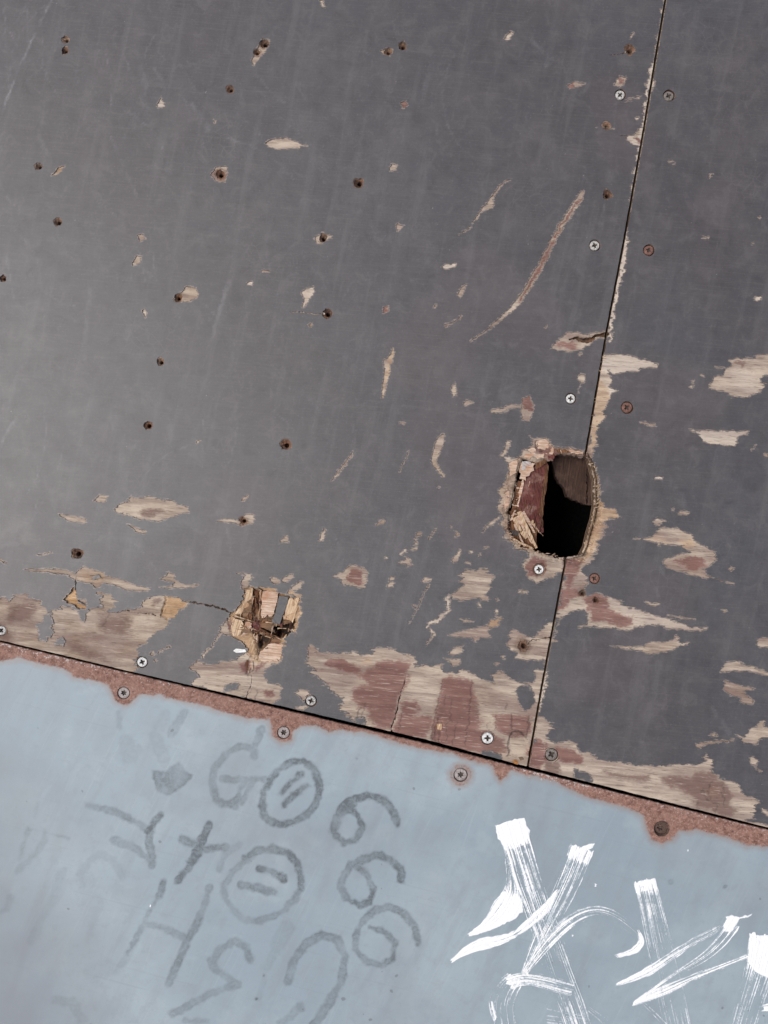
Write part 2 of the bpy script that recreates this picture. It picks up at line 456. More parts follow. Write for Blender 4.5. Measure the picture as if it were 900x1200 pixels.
def to_mesh(name, V, quads, tris, mat, attrs=None, smooth=False):
    me = bpy.data.meshes.new(name)
    V = np.asarray(V, np.float32)
    quads = np.asarray(quads, np.int32).reshape(-1, 4)[:, ::-1]
    tris = np.asarray(tris, np.int32).reshape(-1, 3)[:, ::-1]
    nq, nt = len(quads), len(tris)
    me.vertices.add(len(V)); me.vertices.foreach_set('co', V.ravel())
    me.loops.add(nq * 4 + nt * 3)
    me.loops.foreach_set('vertex_index', np.concatenate([quads.ravel(), tris.ravel()]))
    me.polygons.add(nq + nt)
    me.polygons.foreach_set('loop_start', np.concatenate([np.arange(nq) * 4, nq * 4 + np.arange(nt) * 3]).astype(np.int32))
    if smooth:
        me.polygons.foreach_set('use_smooth', np.ones(nq + nt, bool))
    me.materials.append(mat)
    me.update(calc_edges=True)
    for an, arr in (attrs or {}).items():
        at = me.attributes.new(an, 'FLOAT_COLOR', 'POINT')
        at.data.foreach_set('color', np.asarray(arr, np.float32).ravel())
    me.validate()
    return me

def W(P, z):
    """drawing points (N,2) and heights in drawing units -> metres above the deck plane"""
    P = np.asarray(P, np.float64)
    z = np.broadcast_to(np.asarray(z, np.float64), (len(P),))
    return np.stack([(P[:, 0] - CX) * S, -(P[:, 1] - CY) * S, z * S], 1)

def obj(name, me, parent=None, loc=None):
    o = bpy.data.objects.new(name, me)
    COL.objects.link(o)
    if parent: o.parent = parent
    if loc is not None: o.location = loc
    return o

def thing(name, label, cat, loc=(0, 0, Z0), group=None):
    o = bpy.data.objects.new(name, None)
    o.empty_display_size = 0.05
    COL.objects.link(o)
    o.location = loc
    o['label'] = label; o['category'] = cat
    if group: o['group'] = group
    return o

def C(ox, oy, s):
    def f(txt):
        """'x,y x,y' or 'x,y,w x,y,w' read off an enlargement of scale s whose corner is (ox, oy)"""
        out = []
        for w in txt.split():
            v = [float(k) for k in w.split(',')]
            p = (ox + v[0] / s, oy + v[1] / s)
            out.append(p if len(v) == 2 else p + (v[2] / s,))
        return out
    return f

# ------------------------------------------------------------------ outlines
I1 = C(0, 0, 1)
SEAM = [(985, -1230), (780, 0), (755, 150), (732, 280), (711, 390), (687, 530), (662.5, 660), (647, 742), (634, 812), (621, 886), (618, 904)]
FOOT = [(-1300, 440), (-30, 743), (0, 750.5), (150, 786.5), (350, 832.5), (500, 867), (600, 894), (750, 932), (900, 970), (930, 977.5), (2100, 1269)]
STEEL_TOP = [(-1300, 444), (-30, 745.5), (0, 753), (150, 789), (350, 836.3), (500, 872), (600, 898), (750, 936), (900, 973), (930, 980.5), (2100, 1273)]
def seam_x(y):
    ys = [p[1] for p in SEAM]; xs = [p[0] for p in SEAM]
    return float(np.interp(y, ys, xs))
GAP = 1.6
XL, XR, YT, YB = -1300, 2100, -1230, 2050

HC = C(570, 500, 5.625)
HOLE = HC('240,215 310,240 390,212 440,225 452,192 480,185 560,195 650,200 682,208 700,260 722,350 722,440 728,520 712,610 684,700 664,790 634,848 '
          '520,874 430,860 340,818 250,808 170,745 145,660 148,560 172,470 200,340')

# ------------------------------------------------------------------ bare patches where the grey film has gone
# (points, raggedness, wobble)
PATCH = []
def patch(pts, rag=0.5, wob=0.8, **kw):
    PATCH.append(dict(pts=pts, rag=rag, wob=wob, **kw))
A1 = C(0, 0, 3); A2 = C(300, 0, 3); A3 = C(600, 0, 3); A4 = C(0, 300, 3); A5 = C(300, 300, 3); A6 = C(600, 300, 3)
B1 = C(0, 640, 6); B2 = C(130, 560, 6); B3 = C(140, 680, 6); B4 = C(350, 740, 6); B5 = C(480, 740, 6); B6 = C(490, 640, 6)
D1 = C(600, 740, 6); D2 = C(600, 850, 6); D3 = C(750, 850, 6); D4 = C(640, 600, 6); D5 = C(740, 590, 6); D6 = C(750, 400, 6)
D7 = C(670, 0, 6); D8 = C(650, 130, 6); E1 = C(640, 370, 6.43); E2 = C(500, 190, 4.5); E3 = C(420, 540, 5); E4 = C(800, 700, 6)
E5 = C(300, 600, 3); E6 = C(600, 600, 3); K1 = C(220, 660, 5.625)

# upper left board
patch(A2('30,500 60,487 105,483 140,495 160,508 150,522 80,525 40,515'), .35, .5)
patch(A2('150,508,4 180,512,3'), 0, .5)
patch(A1('180,617 205,590 228,583 215,600 195,615'), .1, .5)
patch(A1('742,615 758,588 795,585 799,605 792,640 758,636'), .12, .6)
patch(A1('485,825 505,822 512,840 490,848'), .1, .6)
patch(A1('552,368 567,343 580,375 555,378'), .1, .6)
patch(A1('752,420 760,425 755,435'), .1, .6)
patch(I1('308,44 316,47 312,58 304,69 297,77 295,70 301,58'), .12, .6)
patch(A2('468,590 480,573 497,580 490,600 470,603'), .1, .6)
patch(A2('508,360 525,355 535,370 515,382'), .1, .6)
patch(A2('490,790 497,782 507,792 520,795 497,814'), .1, .6)
patch(A2('205,835 235,820 270,832 242,850 230,860 210,852'), .15, .7)
patch(A2('435,178 460,167 482,175 470,197 455,190'), .15, .7)
patch(A2('868,138 895,110 907,114 890,140'), .1, .5)
patch(A2('222,0 235,0 245,25 232,22'), .1, .5)
patch(E2('445,90 410,110 370,165 350,210 350,245 320,255 285,262 265,300 240,325 255,290 290,245 330,200 370,140 420,95'), .12, .8)
patch(E2('235,335,6 205,365,7 180,385,4'), .12, 1.4)
patch(E2('822,160,22 790,215,34 730,300,30 680,390,27 645,460,30 600,550,31 540,650,34 480,740,28 420,800,20 360,850,13 300,900,8 235,945,4'), .12, .8)
patch(E2('75,555 100,538 155,535 150,552 100,565'), .1, .4)
patch(E2('160,700 170,675 210,640 195,680 180,712'), .1, .5)
patch(E2('95,865,7 140,845,9 190,810,8'), .15, 1.2)
patch(E2('40,765,10 50,750,6'), .1, .6)
patch(A5('160,182 168,150 158,130 170,118 203,107 205,125 187,150 172,180'), .12, .6)
patch(A5('448,178 465,174 469,195 450,202'), .1, .6)
patch(A5('182,240 195,236 198,247 188,252'), .1, .6)
patch(A5('22,53,6 45,53,8'), .1, .5)
patch(A5('485,325,6 470,370,19 458,372,24 460,420,16 450,470,14 443,500,5'), .12, .7)
patch(A5('690,455 700,446 705,490 690,495 684,470'), .12, .6)
patch(A5('728,518 745,505 765,517 735,528'), .12, .6)
patch(A5('655,630,12 648,650,28 630,700,24 628,730,17 645,755,12 660,775,8'), .12, .7)
patch(A5('830,548,10 870,540,13 900,530,13 930,528,6'), .15, 1.1)
patch(A5('340,690,4 310,735,9 285,770,8 268,790,3'), .1, 1.0)
patch(A5('885,655,14 875,690,12 858,705,7'), .1, .6)
patch(A5('540,685,3 505,760,3'), .1, 1.0)
patch(A5('503,586,5 522,588,6'), .1, .5)
patch(A6('40,500 60,490 78,520 72,555 62,583 35,578 30,550'), .15, .6, label='small peeled spot with a red upper half')
patch(A4('605,150 628,138 655,105 690,112 697,145 670,160 640,161'), .15, .6)
patch(A4('465,22 482,-2 497,3 494,25 467,33'), .15, .6)
patch(A4('498,190 508,185 517,205 510,217'), .1, .4)
patch(A4('868,92 886,89 887,103 868,101'), .05, .4)
patch(A4('330,860 350,840 378,845 370,865'), .15, .7)
patch(A4('693,655,9 700,648,5'), .1, .6)
patch(A4('855,855,12 870,845,8'), .1, .7)
patch(B2('30,215 65,185 130,155 135,130 160,140 270,135 340,150 430,165 480,190 540,205 550,245 510,250 440,280 370,300 330,305 260,297 190,290 130,270 40,240'), .55, .7, label='large pale oval patch of bare veneer')
patch(B2('110,330,4 150,340,8 180,365,20 240,380,16'), .2, .7)
patch(I1('252,611 262,608 280,610 290,602 299,604 297,612 284,617 275,613'), .3, .6)
patch(I1('69,602 83,604 100,608 104,612 97,613 78,611'), .3, .6)
patch(B1('0,98,16 25,110,18 45,115,8'), .3, .6)
patch(B1('270,55,5 330,55,9 370,45,5'), .2, .9)
patch(B1('170,165 280,160 370,165 390,153 450,165 530,195 560,165 600,145 650,158 735,190 735,205 820,225 890,252 960,285 1000,288 1055,300 1052,312 960,320 880,310 850,290 760,265 712,255 710,282 670,292 640,262 560,245 530,237 480,207 380,190 280,180 200,175'), .4, .7, label='long narrow band of bare veneer')
patch(B2('330,770 430,765 430,740 340,710 380,695 410,660 440,680 445,715 480,740 560,755 620,745 630,755 550,770 500,777 400,777'), .35, .7)
patch(B1('-160,380 -40,372 0,362 40,352 52,385 90,368 110,343 150,338 190,343 200,368 290,385 302,420 330,440 345,475 372,480 372,455 432,440 436,420 500,432 520,450 560,480 600,500 625,440 680,437 712,420 690,385 705,365 690,322 720,322 750,342 782,338 802,380 788,430 760,462 830,470 880,455')
      + B3('130,195 180,140 240,110 330,108 410,118 424,146 490,165 440,212 400,240 380,272 340,300 310,332 250,380 190,430 140,465 130,500 122,540 125,600 110,640 0,690 -700,560 -1100,430'), .75, 1.0, label='wide area of bare veneer at the foot of the board')
patch(B1('440,372 480,340 522,278 527,330 545,370 548,395 605,420 602,440 550,447 520,412 480,400'), .2, .7, label='yellow split of fresh wood')
patch(B1('558,375 600,370 608,402 562,397'), .15, .6)
patch(B3('205,520 235,495 240,520 215,530'), .2, .7)
patch(B3('270,515,8 300,495,8 350,470,12'), .2, 1.1)
patch(B3('250,560,14 258,572,8'), .2, 1.1)
# broken-through place and the bare wood under it
patch(K1('420,155 575,170 600,200 660,212 690,230 735,215 745,260 735,350 715,400 715,465 690,450 640,500 630,560 615,650 560,665 510,700 505,760 530,790 600,800 612,830 605,900 560,935 200,850 20,800 80,740 10,690 60,640 130,668 190,665 210,650 330,640 350,600 395,590 380,540 290,485 210,455 205,420 260,380 285,330 350,265 375,170'), .4, .9, label='broken place with splintered plies')
patch(K1('380,75 410,70 440,95 400,120 410,150 372,190 353,130'), .35, .7)
patch(K1('540,105 560,90 605,110 600,135 550,130'), .3, .7)
patch(K1('610,122 650,80 690,72 692,100 640,132'), .3, .7)
patch(K1('650,190 690,155 730,125 770,122 740,165 700,185 740,210 740,232 660,203'), .35, .7)
patch(K1('225,460,12 160,540,11 95,625,14'), .25, 1.2)
patch(K1('0,145,8 40,148,12 80,140,4'), .2, .7)
patch(K1('320,68,5 380,75,8'), .2, .7)
patch(B4('0,410 60,415 82,450 72,482 40,490 20,460 0,450 -20,430'), .3, .7)
patch(B4('-40,545 0,525 50,520 72,530 30,552 -20,550'), .3, .7)
# the big red and pale patch left of the joint
patch(B4('50,112 70,93 112,110 130,150 230,155 320,150 400,140 420,175 520,165 535,115 600,115 690,120 712,150 800,170 825,210 820,250 885,240')
      + B5('60,252 100,235 180,250 200,230 230,240 222,282 300,290 348,292 350,265 420,288 480,310 540,350 588,370 600,310 625,272 670,300 700,330 770,360 840,365 1100,350 1000,1000 600,1000')
      + B4('395,690 395,640 352,580 300,545 302,460 240,432 210,380 110,322 100,270 60,222'), .75, 1.0, label='big bare patch stained red, with split veneer', side='L')
patch(B6('290,200 340,162 400,170 470,155 495,190 560,210 530,240 510,280 490,320 480,350 495,385 455,380 440,357 370,370 290,385 230,365 250,320 290,300 310,270 295,250 330,220'), .55, .8)
patch(B6('212,365,30 206,420,20 222,450,18 175,490,26 140,530,24 90,540,28 65,572,14'), .25, 1.0)
patch(B6('85,592,16 115,620,16 95,650,12 65,685,12 62,692,8'), .25, 1.0)
patch(B6('205,625 300,600 400,580 440,570 490,560 510,640 440,642 410,672 380,642 260,642'), .45, .7)
patch(B6('490,562 510,515 560,517 600,508 560,542 560,570 510,572'), .3, .7)
patch(B6('545,500,12 585,510,10'), .3, .7)
patch(B6('555,378,20 556,384,10'), .15, .7)
patch(B6('548,460,24 556,470,16'), .15, .8)
patch(B6('430,402,14 436,420,8'), .15, .8)
patch(B6('305,518,12 335,525,12 372,530,4'), .2, .7)
patch(B6('220,750 240,720 290,705 320,697 315,740 290,755 230,767'), .4, .7)
patch(B6('180,787 230,795 280,790 300,800 290,830 240,842 220,808'), .4, .7)
patch(B6('590,775,16 598,790,10'), .2, .8)
patch(B6('545,830,16 570,825,8'), .2, .8)
patch(B6('640,592 690,588 720,620 790,640 812,648 850,600 890,560 930,540 1100,480 1050,820 880,802 820,800 740,795 680,792 702,750 650,720 622,680 650,650'), .5, .8, side='L')
patch(I1('620,803 627,797 628,784 636,786 639,775 660,770 645,880 612,842 619,838 620,830 628,826 627,812'), .4, .8, side='L')
patch(E3('100,372 130,350 160,345 150,362 120,375'), .2, .8)
patch(E3('340,440 342,422 368,420 362,440'), .2, .7)
patch(E3('337,445,6 333,490,18'), .15, .9)
patch(E3('450,405,12 430,435,8 415,458,9'), .15, .8)
patch(E3('240,547 280,513 285,530 257,552'), .15, .6)
patch(E3('315,520,10 335,516,16'), .15, .6)
patch(E3('160,568,14'), .1, .6)
patch(E3('235,597 270,583 275,563 305,573 302,598 312,608 292,622 268,607'), .2, .7)
patch(E3('180,700 185,675 220,678 210,697'), .2, .8)
patch(E3('163,738 185,708 215,715 205,735 175,744'), .2, .7)
patch(E3('368,702 390,685 430,690 410,710 380,714'), .2, .8)
patch(E3('415,720,4 385,775,4 360,830,5 325,895,3 300,950,2'), .1, .9)
patch(E3('320,850,12 335,858,8'), .1, .9)
patch(E3('540,582 570,553 595,513 602,530 580,587 560,598'), .2, .7)
patch(E3('828,330,5 780,365,17 728,415,8'), .15, .9)
patch(E3('560,428 575,413 592,435 570,448'), .2, .9)
patch(E3('635,597,10 655,600,8'), .1, .8)
patch(E3('650,532,9 665,536,6'), .1, .8)
patch(E3('742,510,8 765,505,7'), .1, .8)
patch(E3('545,392,9'), .1, .8)
patch(E3('710,555,8 718,545,8'), .1, .8)
patch(E3('470,158,12'), .1, .8)
patch(E5('272,228 300,212 330,188 350,187 385,200 392,225 376,270 340,262 305,256 300,235'), .3, .8, label='small peeled spot with a red centre')
patch(E5('80,102 105,80 116,108 85,110'), .2, .8)
patch(E5('240,65,9 230,95,13'), .15, .8)
patch(E5('425,45,8 450,30,9'), .15, .8)
patch(E5('738,378,8 760,385,4'), .15, .8)
# along the joint, left board
patch(D7('660,0,14 640,38,12'), .2, 1.4, side='L')
patch(I1('779,0,3.5 769,60,1.5 764,80,4 758,120,4 754,150,5.5 748,185,4 741,225,2 737,245,1'), .2, 2.0, side='L')
patch(D8('505,178 560,168 580,130 610,110 645,40 670,40 620,250 580,240 550,235 520,215'), .3, .8, side='L')
patch(D7('510,590 550,575 580,560 570,640 530,610'), .25, .7)
patch(D7('305,600 315,560 350,533 387,540 380,570 362,600 340,612'), .2, .8)
patch(D7('385,700,7 420,698,5 455,690,4 480,685,16'), .12, .9)
patch(D7('410,270,8 430,240,8'), .12, 1.2)
patch(D7('455,835,18 470,830,8'), .12, .9)
patch(A3('195,300 215,287 258,292 235,305 200,313'), .15, .5)
patch(A3('420,125,8 428,118,5'), .15, .9)
patch(D8('360,125,4 415,125,6'), .1, .7)
patch(D8('300,118,5'), .1, .7)
patch(E1('30,250 60,210 110,165 140,130 230,118 300,150 370,122 440,118 470,100 470,175 400,165 340,200 300,232 270,262 200,262 150,272'), .35, .9, side='L')
patch(E1('238,475 265,438 302,455 292,490 262,518'), .2, .8)
patch(E1('250,290,22 270,283,8'), .2, .8)
patch(E1('258,510,4 250,590,3'), .1, 1.4)
patch(A6('115,255,6 125,245,4'), .1, .8)
# right board, along the joint
patch(I1('734,270,2 733,285,5 729,310,5 724,340,4.5 717,375,5 714,400,4'), .25, 2.0, side='R')
patch(I1('690,540 700,420 709,415 735,415.5 752,421 772,427 768,431 750,430.5 746,435 735,434 733,437 718,438 712,434 717,446 713,454 724,457 716,462 715,470 708,480 709,490 701,500 699,515 694,535'), .45, .8, label='torn edge with long pale splinters', side='R')
# worn rim of the big hole
patch(HC('270,50 300,78 320,75 405,70 430,100 440,130 490,140 560,140 600,155 650,160 690,100 735,120 690,150 700,220 735,290 740,330 750,420 748,490 770,530 850,540 875,600 810,602 770,640 795,652 770,680 778,720 735,750 735,830 700,850 712,872 655,910 640,935 520,960 515,1010 510,960 455,970 440,990 390,1002 330,1037 280,1002 245,940 250,882 290,850 270,820 240,812 190,800 180,770 110,737 122,690 90,640 105,600 85,560 80,490 100,460 80,420 110,395 130,330 145,280 150,240 115,222 105,200 180,205 235,185 262,150 310,120 300,92'), .45, 1.0, label='frayed rim of the knocked-through hole')
patch(HC('95,175 130,130 155,95 150,130 110,180'), .15, .8)
patch(HC('0,655,10 40,640,28 75,600,10'), .2, .9)
patch(HC('215,1090,16 270,1085,12'), .2, 1.2)
patch(D4('60,900 140,345 180,345 240,335 270,350 272,380 252,410 290,460 292,500 280,530 340,560 385,580 420,592 530,622 520,650 620,680 640,690 740,710 770,730 900,770')
      + D5('400,868 525,875 530,888 480,900') + D4('890,825 780,800 640,802 580,832 510,822 400,812 300,795 290,770 300,740 292,700 280,688 210,690 150,722 90,752'), .6, .9, label='long red and pale tear beside the joint', side='R')
patch(D4('230,805,10 290,795,12 340,800,8'), .3, .8)
# right board
patch(D5('75,243 150,235 180,195 210,168 330,180 380,205 430,228 430,260 470,285 540,310 590,345 600,385 570,420 530,450 520,490 575,525 530,522 440,507 400,492 310,470 230,437 215,402 240,387 310,377 350,357 410,347 390,322 360,292 260,287 190,272 130,262'), .45, .8, label='hooked pale patch with a red centre')
patch(D5('150,130 170,105 240,120 200,142 185,162'), .25, .7)
patch(D5('15,243,4 60,248,8'), .2, .6)
patch(D5('195,285,16 205,300,8'), .1, .6)
patch(D5('322,65 345,50 408,65 402,82 340,78'), .25, .6)
patch(D5('678,462 700,445 722,450 702,477'), .15, .7)
patch(D5('665,555,8 722,567,11'), .15, .6)
patch(D5('95,695,10 140,710,19 195,705,13'), .2, .8)
patch(D5('255,785,7 350,805,11 445,815,8'), .15, .6)
patch(D5('640,752 668,745 655,767'), .15, .6)
patch(D5('290,38,12 300,30,6'), .1, 1.2)
patch(E6('340,468 400,475 460,472 490,455 530,460 570,450 575,433 590,440 590,460 625,459 580,476 540,492 490,498 440,486 380,478'), .4, .7)
patch(E6('690,785 720,782 712,789'), .1, .6)
patch(E4('268,515 300,470 340,450 390,450 420,470 500,485 530,510 600,525 640,545 580,552 500,527 430,517 280,527'), .45, .7)
patch(E4('290,585 310,583 350,605 430,630 515,642 500,652 430,652 440,680 480,710 512,725 490,747 440,752 410,737 410,705 340,685 295,642'), .4, .7)
patch(E4('368,965 440,985 470,930 520,915 545,870 570,868 582,910 680,930 680,975 545,992 530,1032 430,1017'), .45, .7)
patch(E4('515,332 530,290 680,285 680,345 560,352'), .35, .7)
patch(E4('110,1045,32 170,1025,17 230,1015,15 345,1005,9'), .25, 1.0)
patch(E4('475,1172 480,1130 500,1118 532,1160 512,1187'), .25, .7)
patch(E4('200,960,10 240,972,11'), .15, .6)
patch(E4('275,93,9 305,92,11'), .15, .6)
patch(D6('500,330 495,290 520,250 575,237 590,200 622,195 640,165 620,130 660,120 740,120 810,120 820,100 1000,85 1000,225 880,235 850,270 850,300 868,312 850,360 800,380 740,392 640,382 610,357 560,345'), .5, .8, label='stepped pale patch at the picture edge')
patch(D6('348,613 400,630 460,620 530,630 690,632 772,630 740,662 702,665 680,690 672,737 600,730 490,722 440,702 420,657 370,637'), .4, .6)
patch(D6('348,320 360,298 382,312 370,332'), .2, .7)
patch(D6('365,285,8 380,275,5'), .2, .7)
patch(D6('0,570,10 50,580,16 105,592,20'), .3, .9)
patch(D6('430,240,8 445,242,8'), .2, .7)
patch(D6('530,185,8 590,188,6'), .2, .7)
patch(D6('785,765,7 815,728,6'), .1, .9)
patch(D6('885,795,22 895,800,20'), .2, .8)
patch(A6('500,778 515,775 533,777 530,783 500,784'), .1, .4)
patch(A6('860,150,12 872,148,10'), .1, .6)
patch(A3('672,835,6 690,835,6'), .1, .6)
patch(A3('695,625,4 697,612,4 705,612,3'), .1, .6)
patch(A3('550,570,5 560,565,5'), .1, .6)
patch(A3('570,575,5'), .1, .6)
patch(A3('845,855,7'), .1, .6)
patch(A3('870,765,8'), .1, .6)
patch(D8('800,352,6 825,350,6'), .1, .6)
patch(D8('835,370,7'), .1, .6)
patch(D3('780,230 800,220 825,262 820,287 778,275'), .25, .8)
patch(D3('820,295,8 855,325,8'), .15, .9)
# foot of the right board
patch(D1('-60,1000 150,800 160,585 220,618 275,650 270,700 248,720 238,760 265,782 310,792 370,768 402,775 440,790 470,830 482,852 530,850 590,880 612,902')
      + D2('640,240 700,265 780,265 840,275 900,282') + D3('100,290 200,285 280,275 340,275 382,287 440,262 452,215 470,198 490,260 500,310 515,320 522,345 580,375 640,400 682,410 690,442 720,482 780,512 832,540 820,562 790,600 790,640 770,672 830,690 930,710 1050,740 1050,900 0,800'), .75, 1.0, label='long strip of bare stained veneer at the foot of the board', side='R')
patch(D3('860,575 900,600 960,610 960,650 905,640 868,612'), .3, .7)
patch(D1('250,295,14 240,340,16 225,425,18 213,480,12 200,555,16'), .25, 1.4, side='R')
patch(D1('275,40 320,62 330,70 270,68'), .25, .6, side='R')

# film that is still stuck inside those patches
KEEP = [
    (B1('330,470 365,482 372,530 350,570 382,600 372,640 330,637 320,667 268,665 277,610 258,580 240,572 300,530 312,492'), .5),
    (B1('383,692 400,655 440,633 472,665 450,712 430,692 400,697'), .4),
    (B1('548,480 600,475 617,500 590,537 560,502'), .3),
    (B1('640,205 690,205 710,222 660,240'), .3),
    (K1('230,842 260,800 340,788 332,822 270,852'), .3),
    (B5('745,420 765,395 800,370 842,380 872,440 882,490 850,542 820,572 790,532 760,470'), .25),
    (B5('505,860 520,838 600,840 655,872 650,915 540,885'), .4),
    (B4('395,612 470,608 475,655 400,655'), .4),
    (D4('278,522 300,505 370,508 415,562 330,577 290,602 268,562'), .4),
    (D2('428,345 450,303 512,330 552,360 565,402 430,372'), .3),
]

# ------------------------------------------------------------------ stains in the wood, glue lines, rust, splits, painted gap shade: fields shared by every patch
FIELDS = {k: np.zeros((NY, NX), np.float32) for k in ('red', 'fresh', 'dark', 'pale', 'rust', 'split_gap_shade')}
def stain(kind, pts, soft=6.0, amount=1.0, wob=1.5):
    if kind in ('red', 'dark'): soft *= 2.3
    w, f = shape_field(pts, 0.25, wob, 8 + soft * 2)
    v = np.clip(f / soft + 0.5, 0, 1) * amount
    FIELDS[kind][w] = np.maximum(FIELDS[kind][w], v)

for t, k in [
    (B4('175,232 220,193 300,200 390,240 442,260 432,302 380,292 250,267'), 4),
    (B4('385,400 520,380 430,310 520,250 640,208 785,230 772,290 745,350 702,500 652,700 560,680 500,600 480,540 420,522 375,450'), 6),
    (B4('740,470 830,500 862,560 800,600 900,600 900,740 720,740 670,720 720,520'), 7),
    (B5('-20,480 60,500 82,560 -20,570'), 4),
    (B5('0,590 150,600 150,700 50,722'), 7),
    (B5('240,338 320,330 442,360 452,440 472,520 480,600 500,640 470,680 520,700 640,760 690,820 600,870 500,850 400,840 200,790 145,760 180,600 210,470'), 6),
    (B5('610,600 700,590 830,600 862,640 842,720 800,740 690,740 620,692'), 6),
    (E5('318,232 345,198 375,215 371,257 330,252'), 3),
    (E2('815,190,6 790,215,14 730,300,12 680,390,8 645,460,6 600,550,12 540,650,14 480,740,8'), 2),
    (A6('42,500 60,488 78,520 74,545 40,538'), 3),
    (D7('335,555 365,548 372,575 340,585'), 3),
    (A3('195,302 215,290 225,310 200,314'), 3),
    (D4('120,350 235,345 190,400 150,432 120,470'), 5),
    (D4('60,540 230,538 252,590 160,622 130,662 80,700 40,680'), 5),
    (D4('345,580 410,600 422,650 480,720 600,750 602,782 520,802 420,772 318,772 330,690 262,620'), 4),
    (D5('290,410 380,385 440,375 512,385 512,440 450,472 400,457 390,427'), 4),
    (D2('140,100 200,100 240,140 240,200 252,240 200,302 120,290 130,200'), 5),
    (D2('300,150 400,168 480,210 492,262 460,277 350,262 320,232'), 4),
    (HC('265,890 330,850 390,880 400,940 330,1000 270,970'), 3),
    (HC('520,880 640,880 600,960 520,1120'), 5),
    (HC('340,95 460,150 500,200 440,230 330,160'), 6),
    (D8('560,180 605,180 605,225 575,210'), 3),
    (E1('60,215 200,180 230,250 130,245'), 6),
    (K1('345,660 410,650 390,740 340,710'), 4),
    (K1('440,680 505,660 490,690 450,720'), 4),
    (K1('500,850 560,840 570,870 520,880'), 4),
    (K1('265,400 300,380 310,430 280,450'), 3),
    (K1('535,520 610,525 600,580 540,590'), 3),
    (K1('420,375 470,370 475,450 430,450'), 3),
    (B3('780,290 820,250 830,330 780,350'), 3),
    (A2('508,360 525,355 535,370 515,382'), 4),
    (A5('448,178 465,174 469,195 450,202'), 4),
    (I1('690,690 712,700 712,712 690,715'), 5),
]:
    stain('red', t, k)
for t, k, a in [
    (B1('100,400 240,400 245,450 230,520 150,565 60,570 20,520'), 8, .8),
    (B1('700,470 900,500 910,640 720,622 680,560'), 10, .75),
    (B1('470,680 560,690 700,760 830,820 780,850 600,800 480,740'), 10, .8),
    (B1('-60,500 60,520 100,640 60,690 -60,660'), 8, .7),
    (B1('620,610 900,600 900,680 760,650'), 8, .5),
    (B2('200,245 290,215 350,225 385,245 300,268 220,268'), 5, .75),
    (B2('290,850 350,850 340,890 300,900'), 4, .6),
    (D6('660,155 720,138 770,155 720,172'), 3, .9),
    (D6('620,150 800,160 800,190 600,195'), 5, .5),
    (D2('230,255 320,255 335,345 240,335'), 4, .95),
    (D2('640,325 800,345 910,365 910,405 780,380 690,355'), 6, .8),
    (D3('165,382 240,358 370,370 400,328 520,340 600,420 642,500 622,562 672,590 662,642 590,662 500,602 410,562 360,492 280,442 190,412'), 6, 1.0),
    (D3('-20,350 70,355 70,390 -20,395'), 5, .8),
    (D2('300,110 420,130 400,165 300,150'), 5, .5),
    (B5('440,480 520,560 480,620 440,600'), 6, .6),
    (B5('500,690 690,740 690,850 520,820'), 8, .5),
    (D5('210,170 260,175 270,200 220,195'), 4, .5),
    (HC('110,590 140,590 140,700 120,690'), 4, .4),
    (B5('690,700 820,700 820,740 690,740'), 3, .8),
    (K1('640,800 700,790 700,830'), 3, .3),
]:
    stain('dark', t, k, a)
for t, k, a in [
    (B1('440,372 480,340 522,278 540,330 555,370 548,395 605,420 602,440 550,447 520,412 480,400'), 2.5, 1),
    (B1('560,165 735,190 720,250 560,240'), 8, .35),
    (B3('320,113 410,118 470,165 430,222 380,262 340,282 285,247'), 3, .8),
    (K1('420,155 575,165 740,215 735,350 715,465 640,500 630,560 615,640 460,660 370,590 290,490 270,330 350,260 380,170'), 5, .75),
    (B5('190,650 230,650 225,695 195,690'), 2, 1),
    (D5('330,260 420,260 440,300 380,310'), 5, .5),
    (D5('80,240 200,220 260,280 150,260'), 6, .3),
    (HC('745,420 850,540 870,600 770,640 740,760 690,850 640,900 680,700 720,560'), 4, .5),
    (HC('80,400 150,240 240,200 180,500 170,760 330,820 200,800 100,640'), 8, .22),
    (D3('480,430 540,440 550,500 490,510'), 3, .5),
    (B6('490,562 510,515 560,517 600,508 560,542 560,570 510,572'), 3, .5),
    (A1('180,617 205,590 228,583 215,600 195,615'), 3, .5),
    (B4('430,190 520,190 520,230 440,235'), 6, .4),
    (I1('700,440 716,460 712,480 695,530 690,520'), 4, .4),
    (A5('485,325,6 470,370,19 443,500,5'), 3, .4),
]:
    stain('fresh', t, k, a)
